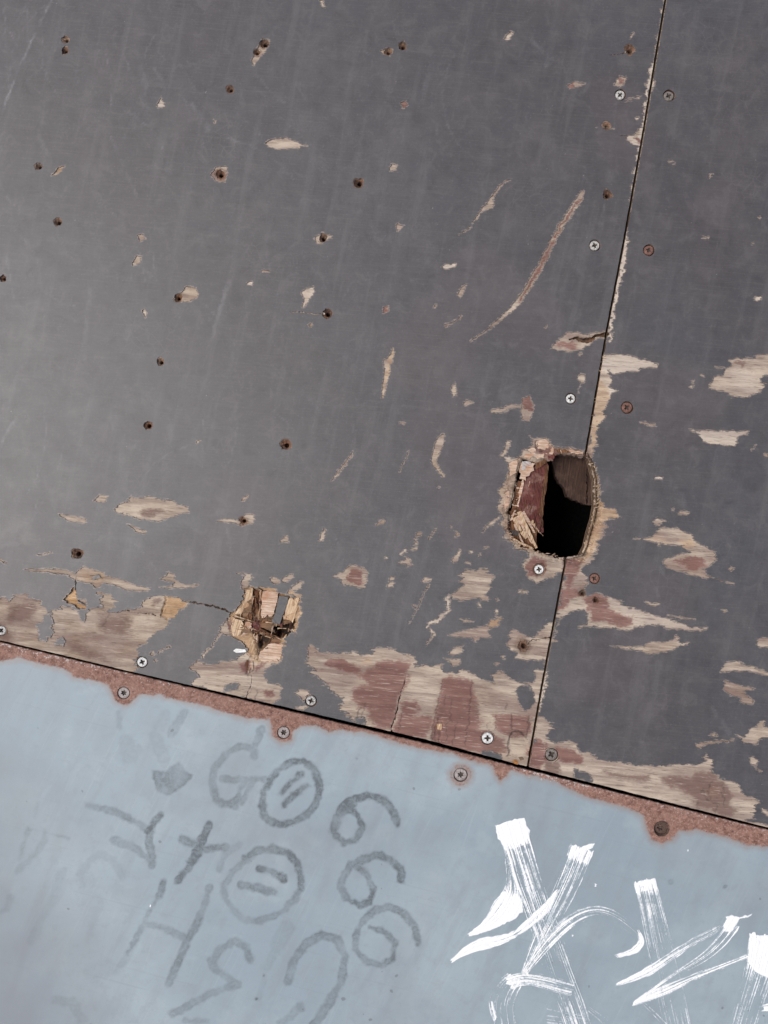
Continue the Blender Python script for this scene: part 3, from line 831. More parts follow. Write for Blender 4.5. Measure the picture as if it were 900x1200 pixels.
for t, k, a in [
    (E2('75,555 100,538 155,535 150,552 100,565'), 2, .6),
    (A4('498,190 508,185 517,205 510,217'), 2, .9),
    (A4('868,92 886,89 887,103 868,101'), 2, .9),
    (A5('160,182 168,150 158,130 170,118 203,107 205,125 187,150 172,180'), 3, .5),
    (A2('868,138 895,110 907,114 890,140'), 3, .7), (A2('222,0 235,0 245,25 232,22'), 3, .6),
    (A1('552,368 567,343 580,375 555,378'), 2, .5),
    (I1('700,418 735,415 772,428 735,437 700,436'), 5, .4),
    (I1('712,452 726,455 724,460 712,462'), 3, .7),
    (D6('348,613 772,630 672,737 440,702'), 6, .35),
    (D6('590,200 870,190 850,380 500,330'), 10, .2),
    (A6('498,776 533,776 530,784 498,784'), 2, .9),
    (I1('780,0,9 748,185,9 737,245,6'), 3, .5),
    (I1('734,270,6 729,310,9 714,400,9'), 3, .5),
    (D1('250,295,20 200,555,20'), 3, .5),
    (D8('510,178 560,168 600,240 560,235 520,215'), 4, .5),
    (D5('0,740 160,770 530,880 480,900 0,860'), 8, .25),
    (D4('420,600 900,770 900,830 640,800'), 8, .25),
    (B6('60,330 240,360 230,500 40,700'), 6, .3),
    (E3('240,547 280,513 285,530 257,552'), 3, .6), (E3('160,568,14'), 3, .7),
    (HC('100,195 190,205 150,240'), 3, .5),
    (A6('860,150,14 872,148,12'), 3, .7),
    (HC('430,850 700,870 640,930 440,900'), 5, .25),
]:
    stain('pale', t, k, a)
stain('rust', B5('285,385 320,352 385,370 335,402'), 4, .0)
for x, y, r, a in [(613, 757, 10, .5), (285, 610, 5, .7), (683, 695.5, 6, .6), (698, 703, 6, .5), (632, 668, 8, .35), (679, 397, 7, .3)]:
    stain('rust', [(x, y, r * 2)], 5, a)
stain('split_gap_shade', D3('505,475,2'), .1, 0)
for t in ['235,205,10 200,330,9 160,470,8 140,600,8 155,720,7', '150,300,6 135,420,6 112,600,5', '330,95,9 330,150,9', '440,140,9 560,165,8', '500,150,8 640,175,8', '150,255,7 230,200,7', '290,150,6 300,200,8 390,215,6',
          '355,152,10 372,165,10', '690,260,3 735,300,3', '740,560,4 700,700,4 650,860,3']:
    stain('split_gap_shade', HC(t), 2, .7, 1.4)
stain('red', HC('110,420 150,240 230,190 235,215 190,340 150,480 140,650 200,780 180,770 115,720 100,600'), 6, .42)
# hairline splits in the exposed veneer
for t in ['235,340,4 195,520,5 150,760,6', '250,450,3 245,520,3', '440,350,4 430,470,5 418,600,4 395,800,4', '330,640,3 298,800,3', '262,640,3 255,770,3',
          '200,655,5 205,785,5', '680,505,4 672,550,4', '610,600,3 600,690,3', '725,580,6 718,690,6', '225,640,3 205,780,3', '290,480,2 285,640,2',
          '690,880,7 692,760,6 720,712,10 770,702,13 812,738,8 830,760,6', '845,600,5 820,760,4 850,640,4', '555,640,3 552,720,3']:
    stain('split_gap_shade', B5(t), 1.6, .75, .8)
for t in ['725,560,5 700,700,5', '435,535,6 395,645,7', '470,500,2 440,620,3']:
    stain('split_gap_shade', B4(t), 1.6, .75, .8)
for t in ['765,480,5 735,560,4']:
    stain('split_gap_shade', B1(t), 1.6, .6, .8)
for t in ['460,835,4 440,895,6', '430,560,5 400,650,5', '390,670,10 400,710,6', '430,700,8 400,745,5']:
    stain('split_gap_shade', K1(t), 1.8, .7, .8)
for t in ['410,530,4 410,600,3', '455,440,4 470,530,3 560,560,4', '580,400,5 590,560,6', '510,400,4 440,470,5', '540,560,6 520,640,4']:
    stain('split_gap_shade', D3(t), 1.8, .55, 1.2)

# ------------------------------------------------------------------ splits and empty screw holes
CRACKS = [
    (B1('552,168,4 540,230,6 525,265,8 530,330,7 550,380,9 602,410,5'), 5),
    (B1('690,430,4 740,460,6 820,472,6 868,455,7 905,462,6') + B3('40,212,6 130,228,7 285,250,10'), 6),
    (B3('330,118,6 318,170,6 285,250,8'), 5),
    (B3('420,138,5 480,150,7 560,160,11 640,180,14 720,200,13 795,237,11'), 8),
    (K1('438,720,5 415,790,8 405,840,7 380,895,10'), 6),
    (B4('768,285,4 750,350,7 720,420,8 705,520,13 680,590,11 648,710,13'), 6),
    (E1('175,172,16 220,165,28 265,180,40 310,185,44 350,178,34 380,148,30 455,140,28 475,138,26'), 9),
    (D6('845,294,4 900,297,7 960,298,7'), 5),
    (D7('255,382,2 330,384,7 372,374,8'), 4),
    (D8('470,172,5 520,172,6'), 4),
    (D5('575,522,2 620,540,5 670,555,2'), 3),
    (A5('120,197,2 210,202,3 235,200,4'), 3),
    (D1('110,90,10 150,60,12 200,50,8 285,40,12'), 6),
]
HOLES = [  # x, y, radius, depth, how rusty
    (77, 46, 4.8, 8, .5), (76, 59, 4.5, 8, .6), (270, 104.5, 4.8, 8, .75), (45.5, 195, 4.6, 8, .5), (68, 260, 4.8, 8, .7), (310, 50.5, 6, 9, .9),
    (301, 61, 4.2, 8, .9), (455, 60, 5, 8, .7), (472, 54, 5.6, 9, .8), (258, 204, 5.8, 9, .9), (420.5, 214, 6.2, 8, 1.0), (378.5, 279, 5.6, 8, .9),
    (383.5, 367.5, 6.2, 8, 1.0), (188, 424, 4.8, 8, .5), (173.5, 498.5, 5.6, 8, .95), (335, 521, 6.6, 8, .9), (208.5, 349, 5, 7, .9), (3.5, 326, 4.6, 8, .8),
    (90.5, 648.5, 6.8, 6, 1.0), (285, 610, 5, 7, .9), (738, 58, 6.6, 8, .9), (711, 147.5, 5.4, 2.5, .8), (712, 228, 6.4, 9, .8), (613.5, 757, 7.5, 9, .7),
    (683, 695.5, 4.6, 6, .8), (698, 703.5, 4.6, 5, .8),
]
SCREWS = [  # x, y, radius, kind, sink, turn, label
    (727, 111, 5.6, 'zinc', .2, .5, 'bright screw just left of the joint near the top of the boards'),
    (784, 112, 6.0, 'dull', .4, .3, 'dull grey screw at the top of the right board, right of the joint'),
    (697, 287.5, 5.9, 'zinc', .2, .2, 'bright screw beside the upper end of the curved red scratch'),
    (760.5, 293, 5.8, 'rust', .3, .7, 'dark red rusty screw on the right board above the torn splinters'),
    (669, 467, 5.6, 'zinc', .2, .9, 'bright screw on the left board above the knocked-through hole'),
    (735, 477.5, 6.4, 'rust', .3, .4, 'brown rusty screw on the right board above the knocked-through hole'),
    (632, 667.5, 5.6, 'zinc', 1.2, .1, 'bright screw in a red peeled ring just under the big hole'),
    (697, 678, 5.6, 'rust', .6, .6, 'small rusty screw on the right board below the big hole'),
    (166.5, 776, 5.9, 'zinc', .2, .25, 'bright screw at the edge of the bare area, lower left above the steel'),
    (1, 739, 5.7, 'zinc', .6, .5, 'bright screw in bare wood at the far left edge'),
    (364.5, 821.5, 6.0, 'zinc', .2, .8, 'bright screw between the broken place and the big red patch'),
    (571.5, 865.5, 6.8, 'zinc', .5, .0, 'bright screw in the big red patch near the foot of the joint'),
    (646.5, 884.5, 7.2, 'dull', .8, .35, 'dull worn screw in red wood at the foot of the right board'),
    (145, 812, 6.8, 'steel', .3, .2, 'screw in a rusty lobe at the left of the steel plate'),
    (332.5, 858.5, 7.0, 'steel', .3, .6, 'screw in a square rusty lobe under the broken place'),
    (540, 908, 7.6, 'steel', .3, .4, 'screw in clean blue-grey paint of the steel plate, no rust lobe'),
    (775.5, 971, 8.6, 'deep', 5.0, .1, 'deep sunk dark screw in a rusty lobe at the right of the steel plate'),
]

# ------------------------------------------------------------------ boards
def half_plane(pts, X, Y, seam):
    """distance to the joint (positive on the right) or to the foot line (positive above)"""
    if seam:
        ys = np.array([p[1] for p in pts]); xs = np.array([p[0] for p in pts])
        return (X - np.interp(Y, ys, xs)).astype(np.float32) * 0.985
    xs = np.array([p[0] for p in pts]); ys = np.array([p[1] for p in pts])
    return (np.interp(X, xs, ys) - Y).astype(np.float32) * 0.97

seamd = half_plane(SEAM, PX, PY, True) + WOBX * 0.35
footd = half_plane(FOOT, PX, PY, False) - 0.3 + WOBY * 0.4
inL = np.minimum(-seamd - GAP, footd)
inR = np.minimum(seamd - GAP, footd)
wh, hf = shape_field(HOLE, 0.14, 1.5, 12)
holeF = np.full((NY, NX), -50, np.float32)
holeF[wh] = hf

# screw sinks, empty holes and splits: depth features cut through film and veneer alike
feats = []   # (field window, field, depth, kind, data)
voidF = holeF.copy()
def add_feat(pts, depth, kind, data=None, wob=0.6):
    w, f = shape_field(pts, 0.0, wob, 10)
    voidF[w] = np.maximum(voidF[w], f)
    feats.append((w, f, depth, kind, data))
for x, y, r, dep, ru in HOLES:
    add_feat([(x, y, 2 * r)], dep, 'screw_hole', (x, y, r, ru), 1.1)
for x, y, r, k, sink, turn, lab in SCREWS:
    if k in ('zinc', 'dull', 'rust'):
        add_feat([(x, y, 2 * r + 2.0)], 5, 'countersink', (x, y, r, .6), 0.25)
for pts, dep in CRACKS:
    add_feat(pts, dep, 'crack', None, 1.1)

patchU = np.full((NY, NX), -50, np.float32)
for p in PATCH:
    w, f = shape_field(p['pts'], p['rag'], p['wob'])
    if p.get('side') == 'L': f = np.minimum(f, -seamd[w])
    if p.get('side') == 'R': f = np.minimum(f, seamd[w])
    p['w'], p['f'] = w, f
    if p.get('label', '').startswith('broken'): BREAK_F = (w, f)
    patchU[w] = np.maximum(patchU[w], f)
for pts, rag in KEEP:
    w, f = shape_field(pts, rag, 1.0)
    patchU[w] = np.minimum(patchU[w], -f)

# depth of the wood below the film, in drawing units
DEPTH = np.full((NY, NX), 0.9, np.float32)
def sink(pts, d, soft=1.5, rag=.2):
    w, f = shape_field(pts, rag, .9, 12)
    v = np.clip(f / soft + .5, 0, 1)
    DEPTH[w] = np.maximum(DEPTH[w], v * d)
# worn, sloping rim of the big hole
w_ = win(570, 500, 740, 700, 10)
near = np.clip(1 - (-holeF[w_]) / 9.0, 0, 1)
rim_side = np.clip((PX[w_] - 640) / 50, .25, 1)
DEPTH[w_] = np.maximum(DEPTH[w_], 0.9 + 8.5 * near ** 1.7 * rim_side * (0.75 + 0.5 * vnoise(PX[w_] / 3, PY[w_] / 1.7, 21)))
# the broken place: plies gone to different depths
for t, d in [('420,150 600,185 660,210 740,225 720,470 640,520 620,640 470,660 380,590 285,490 260,370 380,170', 2.4), ('425,175 600,200 655,225 710,260 700,390 640,480 605,520 560,560 470,560 430,480 400,400 420,300', 6.5),
             ('425,165 492,180 482,360 428,365', 8), ('300,330 430,320 430,370 380,385', 4.5), ('370,350 560,372 570,465 430,455 290,345', 7),
             ('565,425 695,392 690,445 640,492 585,490', 24), ('478,428 600,490 600,505 478,450', 18), ('470,480 560,500 540,520 472,560', 12),
             ('585,210 668,215 640,400 560,400', 5), ('462,560 470,470 480,470 470,560', 9), ('400,470 470,470 462,600 385,590', 2.5),
             ('480,510 632,525 605,650 450,650', 2.8), ('380,640 450,640 440,750 380,740', 2.5)]:
    sink(K1(t), d)
for t, d in [('440,372 480,340 522,278 527,330 545,370 548,395 605,420 602,440 550,447 520,412 480,400', 3)]:
    sink(B1(t), d)
for t, d in [('320,115 410,118 470,165 430,222 380,262 340,282 285,250', 3.2), ('790,240 830,235 840,300 790,360', 2.5)]:
    sink(B3(t), d)
sink(B5('160,760 205,600 240,600 215,790'), 2.5, 2.0)
sink(B5('695,880 695,750 740,705 810,735 860,870'), 2.8, 2.0)
sink(D3('480,420 560,430 570,520 490,520'), 2, 4)
# broken place: rust-brown plies, with shade painted dark into the gaps and pit
for t, k, a in [('428,165 492,180 482,360 430,365', 3, .75), ('470,372 560,372 575,470 470,455', 3, .8), ('560,420 700,390 690,460 580,500', 3, 1),
                ('470,420 610,490 600,510 470,450', 3, 1), ('465,470 560,500 540,525 462,600', 3, .8), ('600,380 680,385 670,410 600,410', 3, .6)]:
    stain('rust', K1(t), k, a)
for t, a in [('562,428 690,394 690,445 642,492 588,486', 1.0), ('478,428 605,490 600,505 474,448', .9), ('468,474 560,502 530,524 466,566', .9), ('428,170 446,170 440,350 428,362', .8), ('462,180 482,182 474,366 456,362', .7),
             ('372,366 430,374 428,386 372,380', .8), ('464,566 474,566 462,640 452,640', .7), ('590,225 604,218 560,380 545,385', .7)]:
    stain('split_gap_shade', K1(t), 2.0, a)  # near-black colour stands in for shade deep in the pit and gaps
stain('rust', K1('428,175 600,200 655,225 715,260 705,390 640,480 610,520 600,620 480,640 430,590 420,480 310,470 300,370 350,300 400,200'), 5, .72)

relief = (vnoise(U / 16, V / 1.6, 31) - .5) * 0.34 + (vnoise(U / 30, V / 4.5, 32) - .5) * 0.45
split = (vnoise(U / 5, V / 1.1, 33) - .5) * 1.3

def grab(name, w, st=1):
    return FIELDS[name][w][::st, ::st]

def sample(A, P):
    """bilinear read of a full-grid field at drawing points"""
    x = np.clip((P[:, 0] - GX0) / H, 0, NX - 1.001); y = np.clip((P[:, 1] - GY0) / H, 0, NY - 1.001)
    i = x.astype(int); j = y.astype(int); fx = x - i; fy = y - j
    return (A[j, i] * (1 - fx) + A[j, i + 1] * fx) * (1 - fy) + (A[j + 1, i] * (1 - fx) + A[j + 1, i + 1] * fx) * fy

def stain_attrs(P, thread_on=True, extra_rust=0, film_left=1.0):
    a = np.stack([sample(FIELDS[k], P) for k in ('red', 'fresh', 'dark', 'pale')], 1)
    ru = np.maximum(sample(FIELDS['rust'], P), extra_rust)
    b = np.stack([ru, sample(FIELDS['split_gap_shade'], P), film_left * np.clip(1 - sample(patchU, P) / 3.0, 0, 1), np.ones(len(P))], 1)
    return {'stain': a, 'stain_two': b}

left = thing('ramp_board', 'large grey film-faced board left of the joint, pitted with old screw holes and broken through', 'board', group='boards of the ramp')
right = thing('ramp_board', 'grey film-faced board right of the joint, with torn pale streaks', 'board', group='boards of the ramp')

def blank(me, name):
    at = me.attributes.new(name, 'FLOAT_COLOR', 'POINT')
    at.data.foreach_set('color', np.zeros(len(me.vertices) * 4, np.float32))

# scuffs on the film
WEAR = np.zeros((3, NY, NX), np.float32)
def scuff(pts, a, ch=0, soft=2.0, wob=1.0):
    w, f = shape_field(pts, 0.0, wob, 6 + soft)
    v = np.clip(f / soft + .5, 0, 1) * a
    if ch == 0: v = v * np.clip(vnoise(PX[w] / 3, PY[w] / 6, 91) * 1.5 - .05, .15, 1) * np.clip(vnoise(PX[w] / 11, PY[w] / 17, 92) * 1.6, .2, 1.1)
    WEAR[ch][w] = np.maximum(WEAR[ch][w], v)
for t, a in [('60,0,1.6 24,75,1.6 0,140,1.2', .75), ('5,10,1.5 6,60,1.2 12,110,1', .35), ('30,0,1.2 32,35,1', .3), ('16,65,6 20,80,6', .3),
             ('180,80,2 200,108,2', .3), ('225,122,4 243,150,7', .25), ('165,80,6 170,100,9', .22), ('105,340,7 98,420,5', .2), ('268,330,5 238,430,3', .34),
             ('8,300,3 16,350,2', .3), ('45,160,6 60,190,4', .2), ('5,480,9 25,430,5', .16), ('2,520,4 18,490,3', .3), ('180,190,2 215,250,2', .22),
             ('130,160,2 160,230,2', .2), ('620,45,3 645,70,3', .3), ('640,75,7 650,68,5', .3), ('505,80,9 490,130,4', .12), ('418,230,6 420,250,4', .18),
             ('410,400,3 430,385,3', .15), ('780,560,14 800,590,10', .14), ('768,655,7 778,672,5', .22), ('768,690,4 772,700,3', .3), ('835,830,5 855,860,4', .14),
             ('708,240,1.2 705,270,1.2', .4), ('722,120,2 720,150,2', .25), ('600,560,3 560,570,2', .15), ('520,480,1.5 470,476,1.2', .25), ('545,470,2 640,440,2', .12)]:
    scuff(I1(t), a)
for t, a in [('200,110,14 190,150,10', .16), ('50,240,4 44,260,3', .35), ('398,40,8 400,110,10', .16), ('480,125,9 492,140,12', .22), ('484,148,5', .4),
             ('150,490,3 175,500,3', .2), ('356,523,8', .35), ('55,210,5 52,250,4', .2), ('150,420,10 170,520,16', .1), ('870,480,40 880,560,30', .12)]:
    scuff(I1(t), a, 1, 5)
for t, a in [('625,380,60 560,330,70 500,420,90', .14), ('735,170,40 720,110,30', .22), ('800,480,90 700,420,60', .1), ('560,600,90 520,500,80', .12), ('780,700,70 700,790,60', .12), ('280,590,80 270,650,60', .14),
             ('700,620,30', .2), ('880,60,60 830,300,60', .05)]:
    scuff(I1(t), a, 2, 40)
for _ in range(170):
    x = abs(random.gauss(0, 330)); y = random.uniform(-10, 800)
    if seam_x(y) < x + 5 and random.random() < .6: continue
    an = math.radians(random.gauss(103, 13)); L = random.uniform(14, 110)
    bow = random.uniform(-.06, .06) * L
    dx, dy = math.cos(an) * L, math.sin(an) * L
    wd = random.choice([1, 1, 1.4, 2, 3, 5, 8])
    scuff([(x, y, wd * .4), (x + dx / 2 + bow, y + dy / 2, wd), (x + dx, y + dy, wd * .3)], random.uniform(.05, .2) * (.8 if wd < 2 else .5) * (1 if x < 450 else .7), 0, 1.2 + wd * .6, 1.6)
for _ in range(90):   # thin curved wheel scratches, mostly on the left
    x = abs(random.gauss(0, 260)); y = random.uniform(-20, 760)
    an = math.radians(random.gauss(62 if random.random() < .6 else 112, 16)); L = random.uniform(25, 120); bow = random.choice([-1, 1]) * random.uniform(.06, .2) * L
    ca, sa = math.cos(an), math.sin(an)
    scuff([(x + ca * L * k / 5 - sa * bow * 4 * (k / 5) * (1 - k / 5), y + sa * L * k / 5 + ca * bow * 4 * (k / 5) * (1 - k / 5), .9 if 0 < k < 5 else .4) for k in range(6)], random.uniform(.12, .42), 0, 1.3, 1.0)
for _ in range(60):
    x = random.uniform(-20, 920); y = random.uniform(-20, 950)
    an = math.radians(random.choice([random.gauss(5, 8), random.uniform(0, 180)])); L = random.uniform(6, 40)
    scuff([(x, y, .6), (x + math.cos(an) * L, y + math.sin(an) * L, .5)], random.uniform(.06, .2), 0, 1.2, 1.2)

def add_walls(P, z, q, t, seg, depth):
    """drop a thin wall from the rim of a sheet"""
    ids = np.unique(seg)
    mp = np.full(len(P), -1); mp[ids] = len(P) + np.arange(len(ids))
    P2 = np.concatenate([P, P[ids]]); z2 = np.concatenate([z, z[ids] - depth])
    wall = np.stack([seg[:, 0], seg[:, 1], mp[seg[:, 1]], mp[seg[:, 0]]], 1)
    return P2, z2, np.concatenate([q, wall[:, ::-1]]), t

for board, inside in ((left, inL), (right, inR)):
    F = np.minimum(inside, np.minimum(-patchU, -voidF))
    P, q, t, seg = contour(F, GX0, GY0, H, merge=(4, 2))
    z = np.zeros(len(P))
    edge = np.clip(1 + sample(np.maximum(patchU, voidF), P) / 1.2, 0, 1)
    lip = np.clip(1 + sample(patchU, P) / 3.2, 0, 1)
    at = np.stack([sample(WEAR[0], P), sample(WEAR[1], P), sample(WEAR[2], P), lip], 1)
    P, z, q, t = add_walls(P, z, q, t, seg, 0.95)
    at = np.concatenate([at, np.tile([[.15, 0, .6, 0]], (len(P) - len(at), 1))])
    obj('film', to_mesh('film', W(P, z), q, t, M_FILM, {'wear': at}), board)
    # the same film beyond the close-up zone, as plain sheets that butt against it
    bm = bmesh.new()
    def sheet(poly):
        vs = [bm.verts.new(((x - CX) * S, -(y - CY) * S, 0)) for x, y in poly]
        f = bm.faces.new(vs)
        f.normal_update()
        if f.normal.z < 0: f.normal_flip()
    g = GAP
    gx1, gy1 = GX0 + (NX - 1) * H, GY0 + (NY - 1) * H
    footy = lambda x: float(np.interp(x, [p[0] for p in FOOT], [p[1] for p in FOOT]))
    if board is left:
        sheet([(XL, YT), (seam_x(YT) - g, YT), (seam_x(GY0) - g, GY0), (XL, GY0)])
        sheet([(XL, GY0), (GX0, GY0), (GX0, footy(GX0)), (XL, footy(XL))])
    else:
        sheet([(seam_x(YT) + g, YT), (XR, YT), (XR, GY0), (seam_x(GY0) + g, GY0)])
        sheet([(gx1, GY0), (XR, GY0), (XR, footy(XR)), (gx1, footy(gx1))])
    me = bpy.data.meshes.new('outer_film'); bm.to_mesh(me); bm.free()
    me.materials.append(M_FILM)
    blank(me, 'wear')
    obj('outer_film', me, board)

# sawn core of each board: its edge faces along the joint, the foot and the hole
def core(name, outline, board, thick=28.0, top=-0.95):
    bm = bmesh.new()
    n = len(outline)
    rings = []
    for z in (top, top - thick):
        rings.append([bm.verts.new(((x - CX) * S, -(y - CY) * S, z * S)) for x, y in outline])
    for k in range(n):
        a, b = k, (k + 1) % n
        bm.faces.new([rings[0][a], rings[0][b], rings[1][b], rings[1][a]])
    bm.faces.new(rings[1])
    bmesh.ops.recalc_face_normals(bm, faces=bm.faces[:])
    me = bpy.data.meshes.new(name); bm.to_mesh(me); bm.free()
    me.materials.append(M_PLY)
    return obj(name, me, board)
def cut(pts, y0, y1, off):
    return [(x + off, y) for x, y in pts if y0 < y < y1]
yt, yb = 535.6, 655.0
hl = [p for p in HOLE if p[0] < 669 or p[1] < 536]
hole_l = HC('655,203 650,200 560,195 480,185 452,192 440,225 390,212 310,240 240,215 200,340 172,470 148,560 145,660 170,745 250,808 340,818 430,860 508,872')
hole_r = HC('672,205 682,208 700,260 722,350 722,440 728,520 712,610 684,700 664,790 634,848 525,873')
grow = lambda pts, k: [(x + (x - 648) * k, y + (y - 595) * k) for x, y in pts]
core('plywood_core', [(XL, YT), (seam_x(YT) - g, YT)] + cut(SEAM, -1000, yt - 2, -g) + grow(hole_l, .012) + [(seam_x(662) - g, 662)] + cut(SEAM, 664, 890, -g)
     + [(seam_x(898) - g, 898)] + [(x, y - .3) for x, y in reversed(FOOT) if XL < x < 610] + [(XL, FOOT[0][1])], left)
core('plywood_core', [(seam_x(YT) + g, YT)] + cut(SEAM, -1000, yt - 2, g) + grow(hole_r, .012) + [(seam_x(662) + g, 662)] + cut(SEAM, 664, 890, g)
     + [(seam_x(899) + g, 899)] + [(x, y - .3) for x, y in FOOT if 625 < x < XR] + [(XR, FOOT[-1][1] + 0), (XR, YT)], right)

# exposed wood: one part per bare patch
def owner(P):
    c = P.mean(0)
    return left if c[0] < seam_x(c[1]) else right

taken = np.full((NY, NX), -50, np.float32)
for p in PATCH:
    w, f = p['w'], p['f']
    xs = [a[0] for a in p['pts']]; ys = [a[1] for a in p['pts']]
    big = f.size > 60000
    st = 2 if big else 1
    for board, inside in ((left, inL), (right, inR)):
        F = np.minimum(np.minimum(f + 3.0, inside[w] + 0.2), -(voidF[w] - .3))
        F = np.minimum(F, -taken[w])
        F = F[::st, ::st]
        if min(F.shape) < 3 or (F > 0).sum() < 4:
            continue
        P, q, t, seg = contour(F, GX0 + w[1].start * H, GY0 + w[0].start * H, H * st)
        if len(P) < 6:
            continue
        inner = sample(np.maximum(patchU, 0), P)
        dp = sample(DEPTH, P)
        rl = sample(relief, P) + np.where(dp > 2, sample(split, P), 0)
        z = -dp + np.minimum(rl, .45) * np.clip(inner / 1.5, 0.1, 1)
        n0 = len(P)
        P, z, q, t = add_walls(P, z, q, t, seg, 1.5)
        o = obj('bare_veneer', to_mesh('bare_veneer', W(P, z), q, t, M_WOOD, stain_attrs(P)), board)
        if 'label' in p and (board is owner(np.array(p['pts'])[:, :2])):
            o['label'] = p['label']
    taken[w] = np.maximum(taken[w], f + 2.5)

# holes, splits
names = {'screw_hole': 'screw_hole', 'countersink': 'countersink', 'crack': 'split'}
for w, f, dep, kind, data in feats:
    for board, inside in ((left, inL), (right, inR)):
        F = np.minimum(f + 1.2, inside[w] + .1)
        F = np.minimum(F, -holeF[w])
        if (F > 0).sum() < 4: continue
        P, q, t, seg = contour(F, GX0 + w[1].start * H, GY0 + w[0].start * H, H)
        ff = sample_w = None
        x = (P[:, 0] - GX0) / H - w[1].start; y = (P[:, 1] - GY0) / H - w[0].start
        i = np.clip(x.astype(int), 0, f.shape[1] - 2); j = np.clip(y.astype(int), 0, f.shape[0] - 2)
        fx = x - i; fy = y - j
        fv = (f[j, i] * (1 - fx) + f[j, i + 1] * fx) * (1 - fy) + (f[j + 1, i] * (1 - fx) + f[j + 1, i + 1] * fx) * fy
        wood = sample(patchU, P) > 0
        base = np.where(wood, sample(DEPTH, P) - .05, 0.6)
        if kind == 'crack':
            z = -base - np.clip(fv / .9, 0, 1) * dep
            ru = np.clip(fv / 1.0, 0, 1) * .9
        elif kind == 'screw_hole':
            hx, hy, r, rusty = data
            rr = np.hypot(P[:, 0] - hx, P[:, 1] - hy) / r
            ox = np.hypot(P[:, 0] - hx - r * .15, P[:, 1] - hy - r * .12) / r
            z = -base - dep * np.clip((1.05 - rr) / .8, 0, 1) * .45 - dep * 1.3 * np.clip((.42 - ox) / .12, 0, 1)
            z += (vnoise(P[:, 0] / 1.6, P[:, 1] / 1.6, 41) - .5) * 1.6 * (rr < 1)
            ru = np.clip((1.5 - rr) * 1.6, 0, 1) * (.45 + .5 * rusty)
        else:
            hx, hy, r, rusty = data
            rr = np.hypot(P[:, 0] - hx, P[:, 1] - hy) / r
            z = -base - 5 * np.clip((1.2 - rr) / .12, 0, 1)
            ru = np.full(len(P), .9)
        o = obj(names[kind], to_mesh(names[kind], W(P, z), q, t, M_WOOD, stain_attrs(P, extra_rust=ru, film_left=0.0)), board)

# ------------------------------------------------------------------ splintered plies in the two broken places
def deep(p, z):
    """the plan point that is seen at drawing point p when it lies z drawing units below the deck"""
    k = (CAM_H + z * S) / CAM_H
    return (CX + (p[0] - CX) * k, CY + (p[1] - CY) * k)

def slab(name, pts, tops, thick, mat, parent, label=None, rough=.5, n_sub=3):
    """a torn piece of ply: outline at given heights (one number or one per corner), with an uneven top and torn sides"""
    if not isinstance(tops, (list, tuple)): tops = [tops] * len(pts)
    out, hz = [], []
    for k in range(len(pts)):
        (ax, ay), (bx, by) = pts[k], pts[(k + 1) % len(pts)]
        m = max(1, int(math.hypot(bx - ax, by - ay) / n_sub))
        for i in range(m):
            tt = i / m
            out.append((ax + (bx - ax) * tt + random.uniform(-1, 1) * rough, ay + (by - ay) * tt + random.uniform(-1, 1) * rough))
            hz.append(tops[k] + (tops[(k + 1) % len(pts)] - tops[k]) * tt + random.uniform(-.4, .4) * rough)
    cx = sum(p[0] for p in out) / len(out); cy = sum(p[1] for p in out) / len(out); cz = sum(hz) / len(hz)
    bm = bmesh.new()
    def v(x, y, z):
        x, y = deep((x, y), -z)
        return bm.verts.new(((x - CX) * S, -(y - CY) * S, z * S))
    top = [v(x, y, z) for (x, y), z in zip(out, hz)]
    bot = [v(x + random.uniform(-.6, .6), y + random.uniform(-.6, .6), z - thick) for (x, y), z in zip(out, hz)]
    n = len(out)
    tf = bm.faces.new(top)
    for k in range(n):
        a, b = k, (k + 1) % n
        bm.faces.new([top[b], top[a], bot[a], bot[b]])
    bmesh.ops.triangulate(bm, faces=[tf])
    bmesh.ops.recalc_face_normals(bm, faces=bm.faces[:])
    me = bpy.data.meshes.new(name); bm.to_mesh(me); bm.free()
    if len(me.polygons) and sum(p.normal.z for p in me.polygons if abs(p.normal.z) > .6) < 0:
        me.flip_normals()
    me.materials.append(mat)
    if mat is M_FILM: blank(me, 'wear')
    o = obj(name, me, parent)
    if label: o['label'] = label
    return o

def stick(name, a, b, wd, za, zb, mat, parent):
    ax, ay = a; bx, by = b
    L = math.hypot(bx - ax, by - ay); ux, uy = -(by - ay) / L, (bx - ax) / L
    w1, w2 = wd / 2, wd / 2 * random.uniform(.15, .7)
    return slab(name, [(ax + ux * w1, ay + uy * w1), (bx + ux * w2, by + uy * w2), (bx - ux * w2, by - uy * w2), (ax - ux * w1, ay - uy * w1)],
                [za, zb, zb - .5, za - .5], max(1.0, wd * .5), mat, parent, rough=.35)

M_CHIPWOOD = make_splinter('grey_splinter', (0.30, 0.27, 0.24), (0.52, 0.49, 0.46), (0.36, 0.22, 0.17), 0.6)
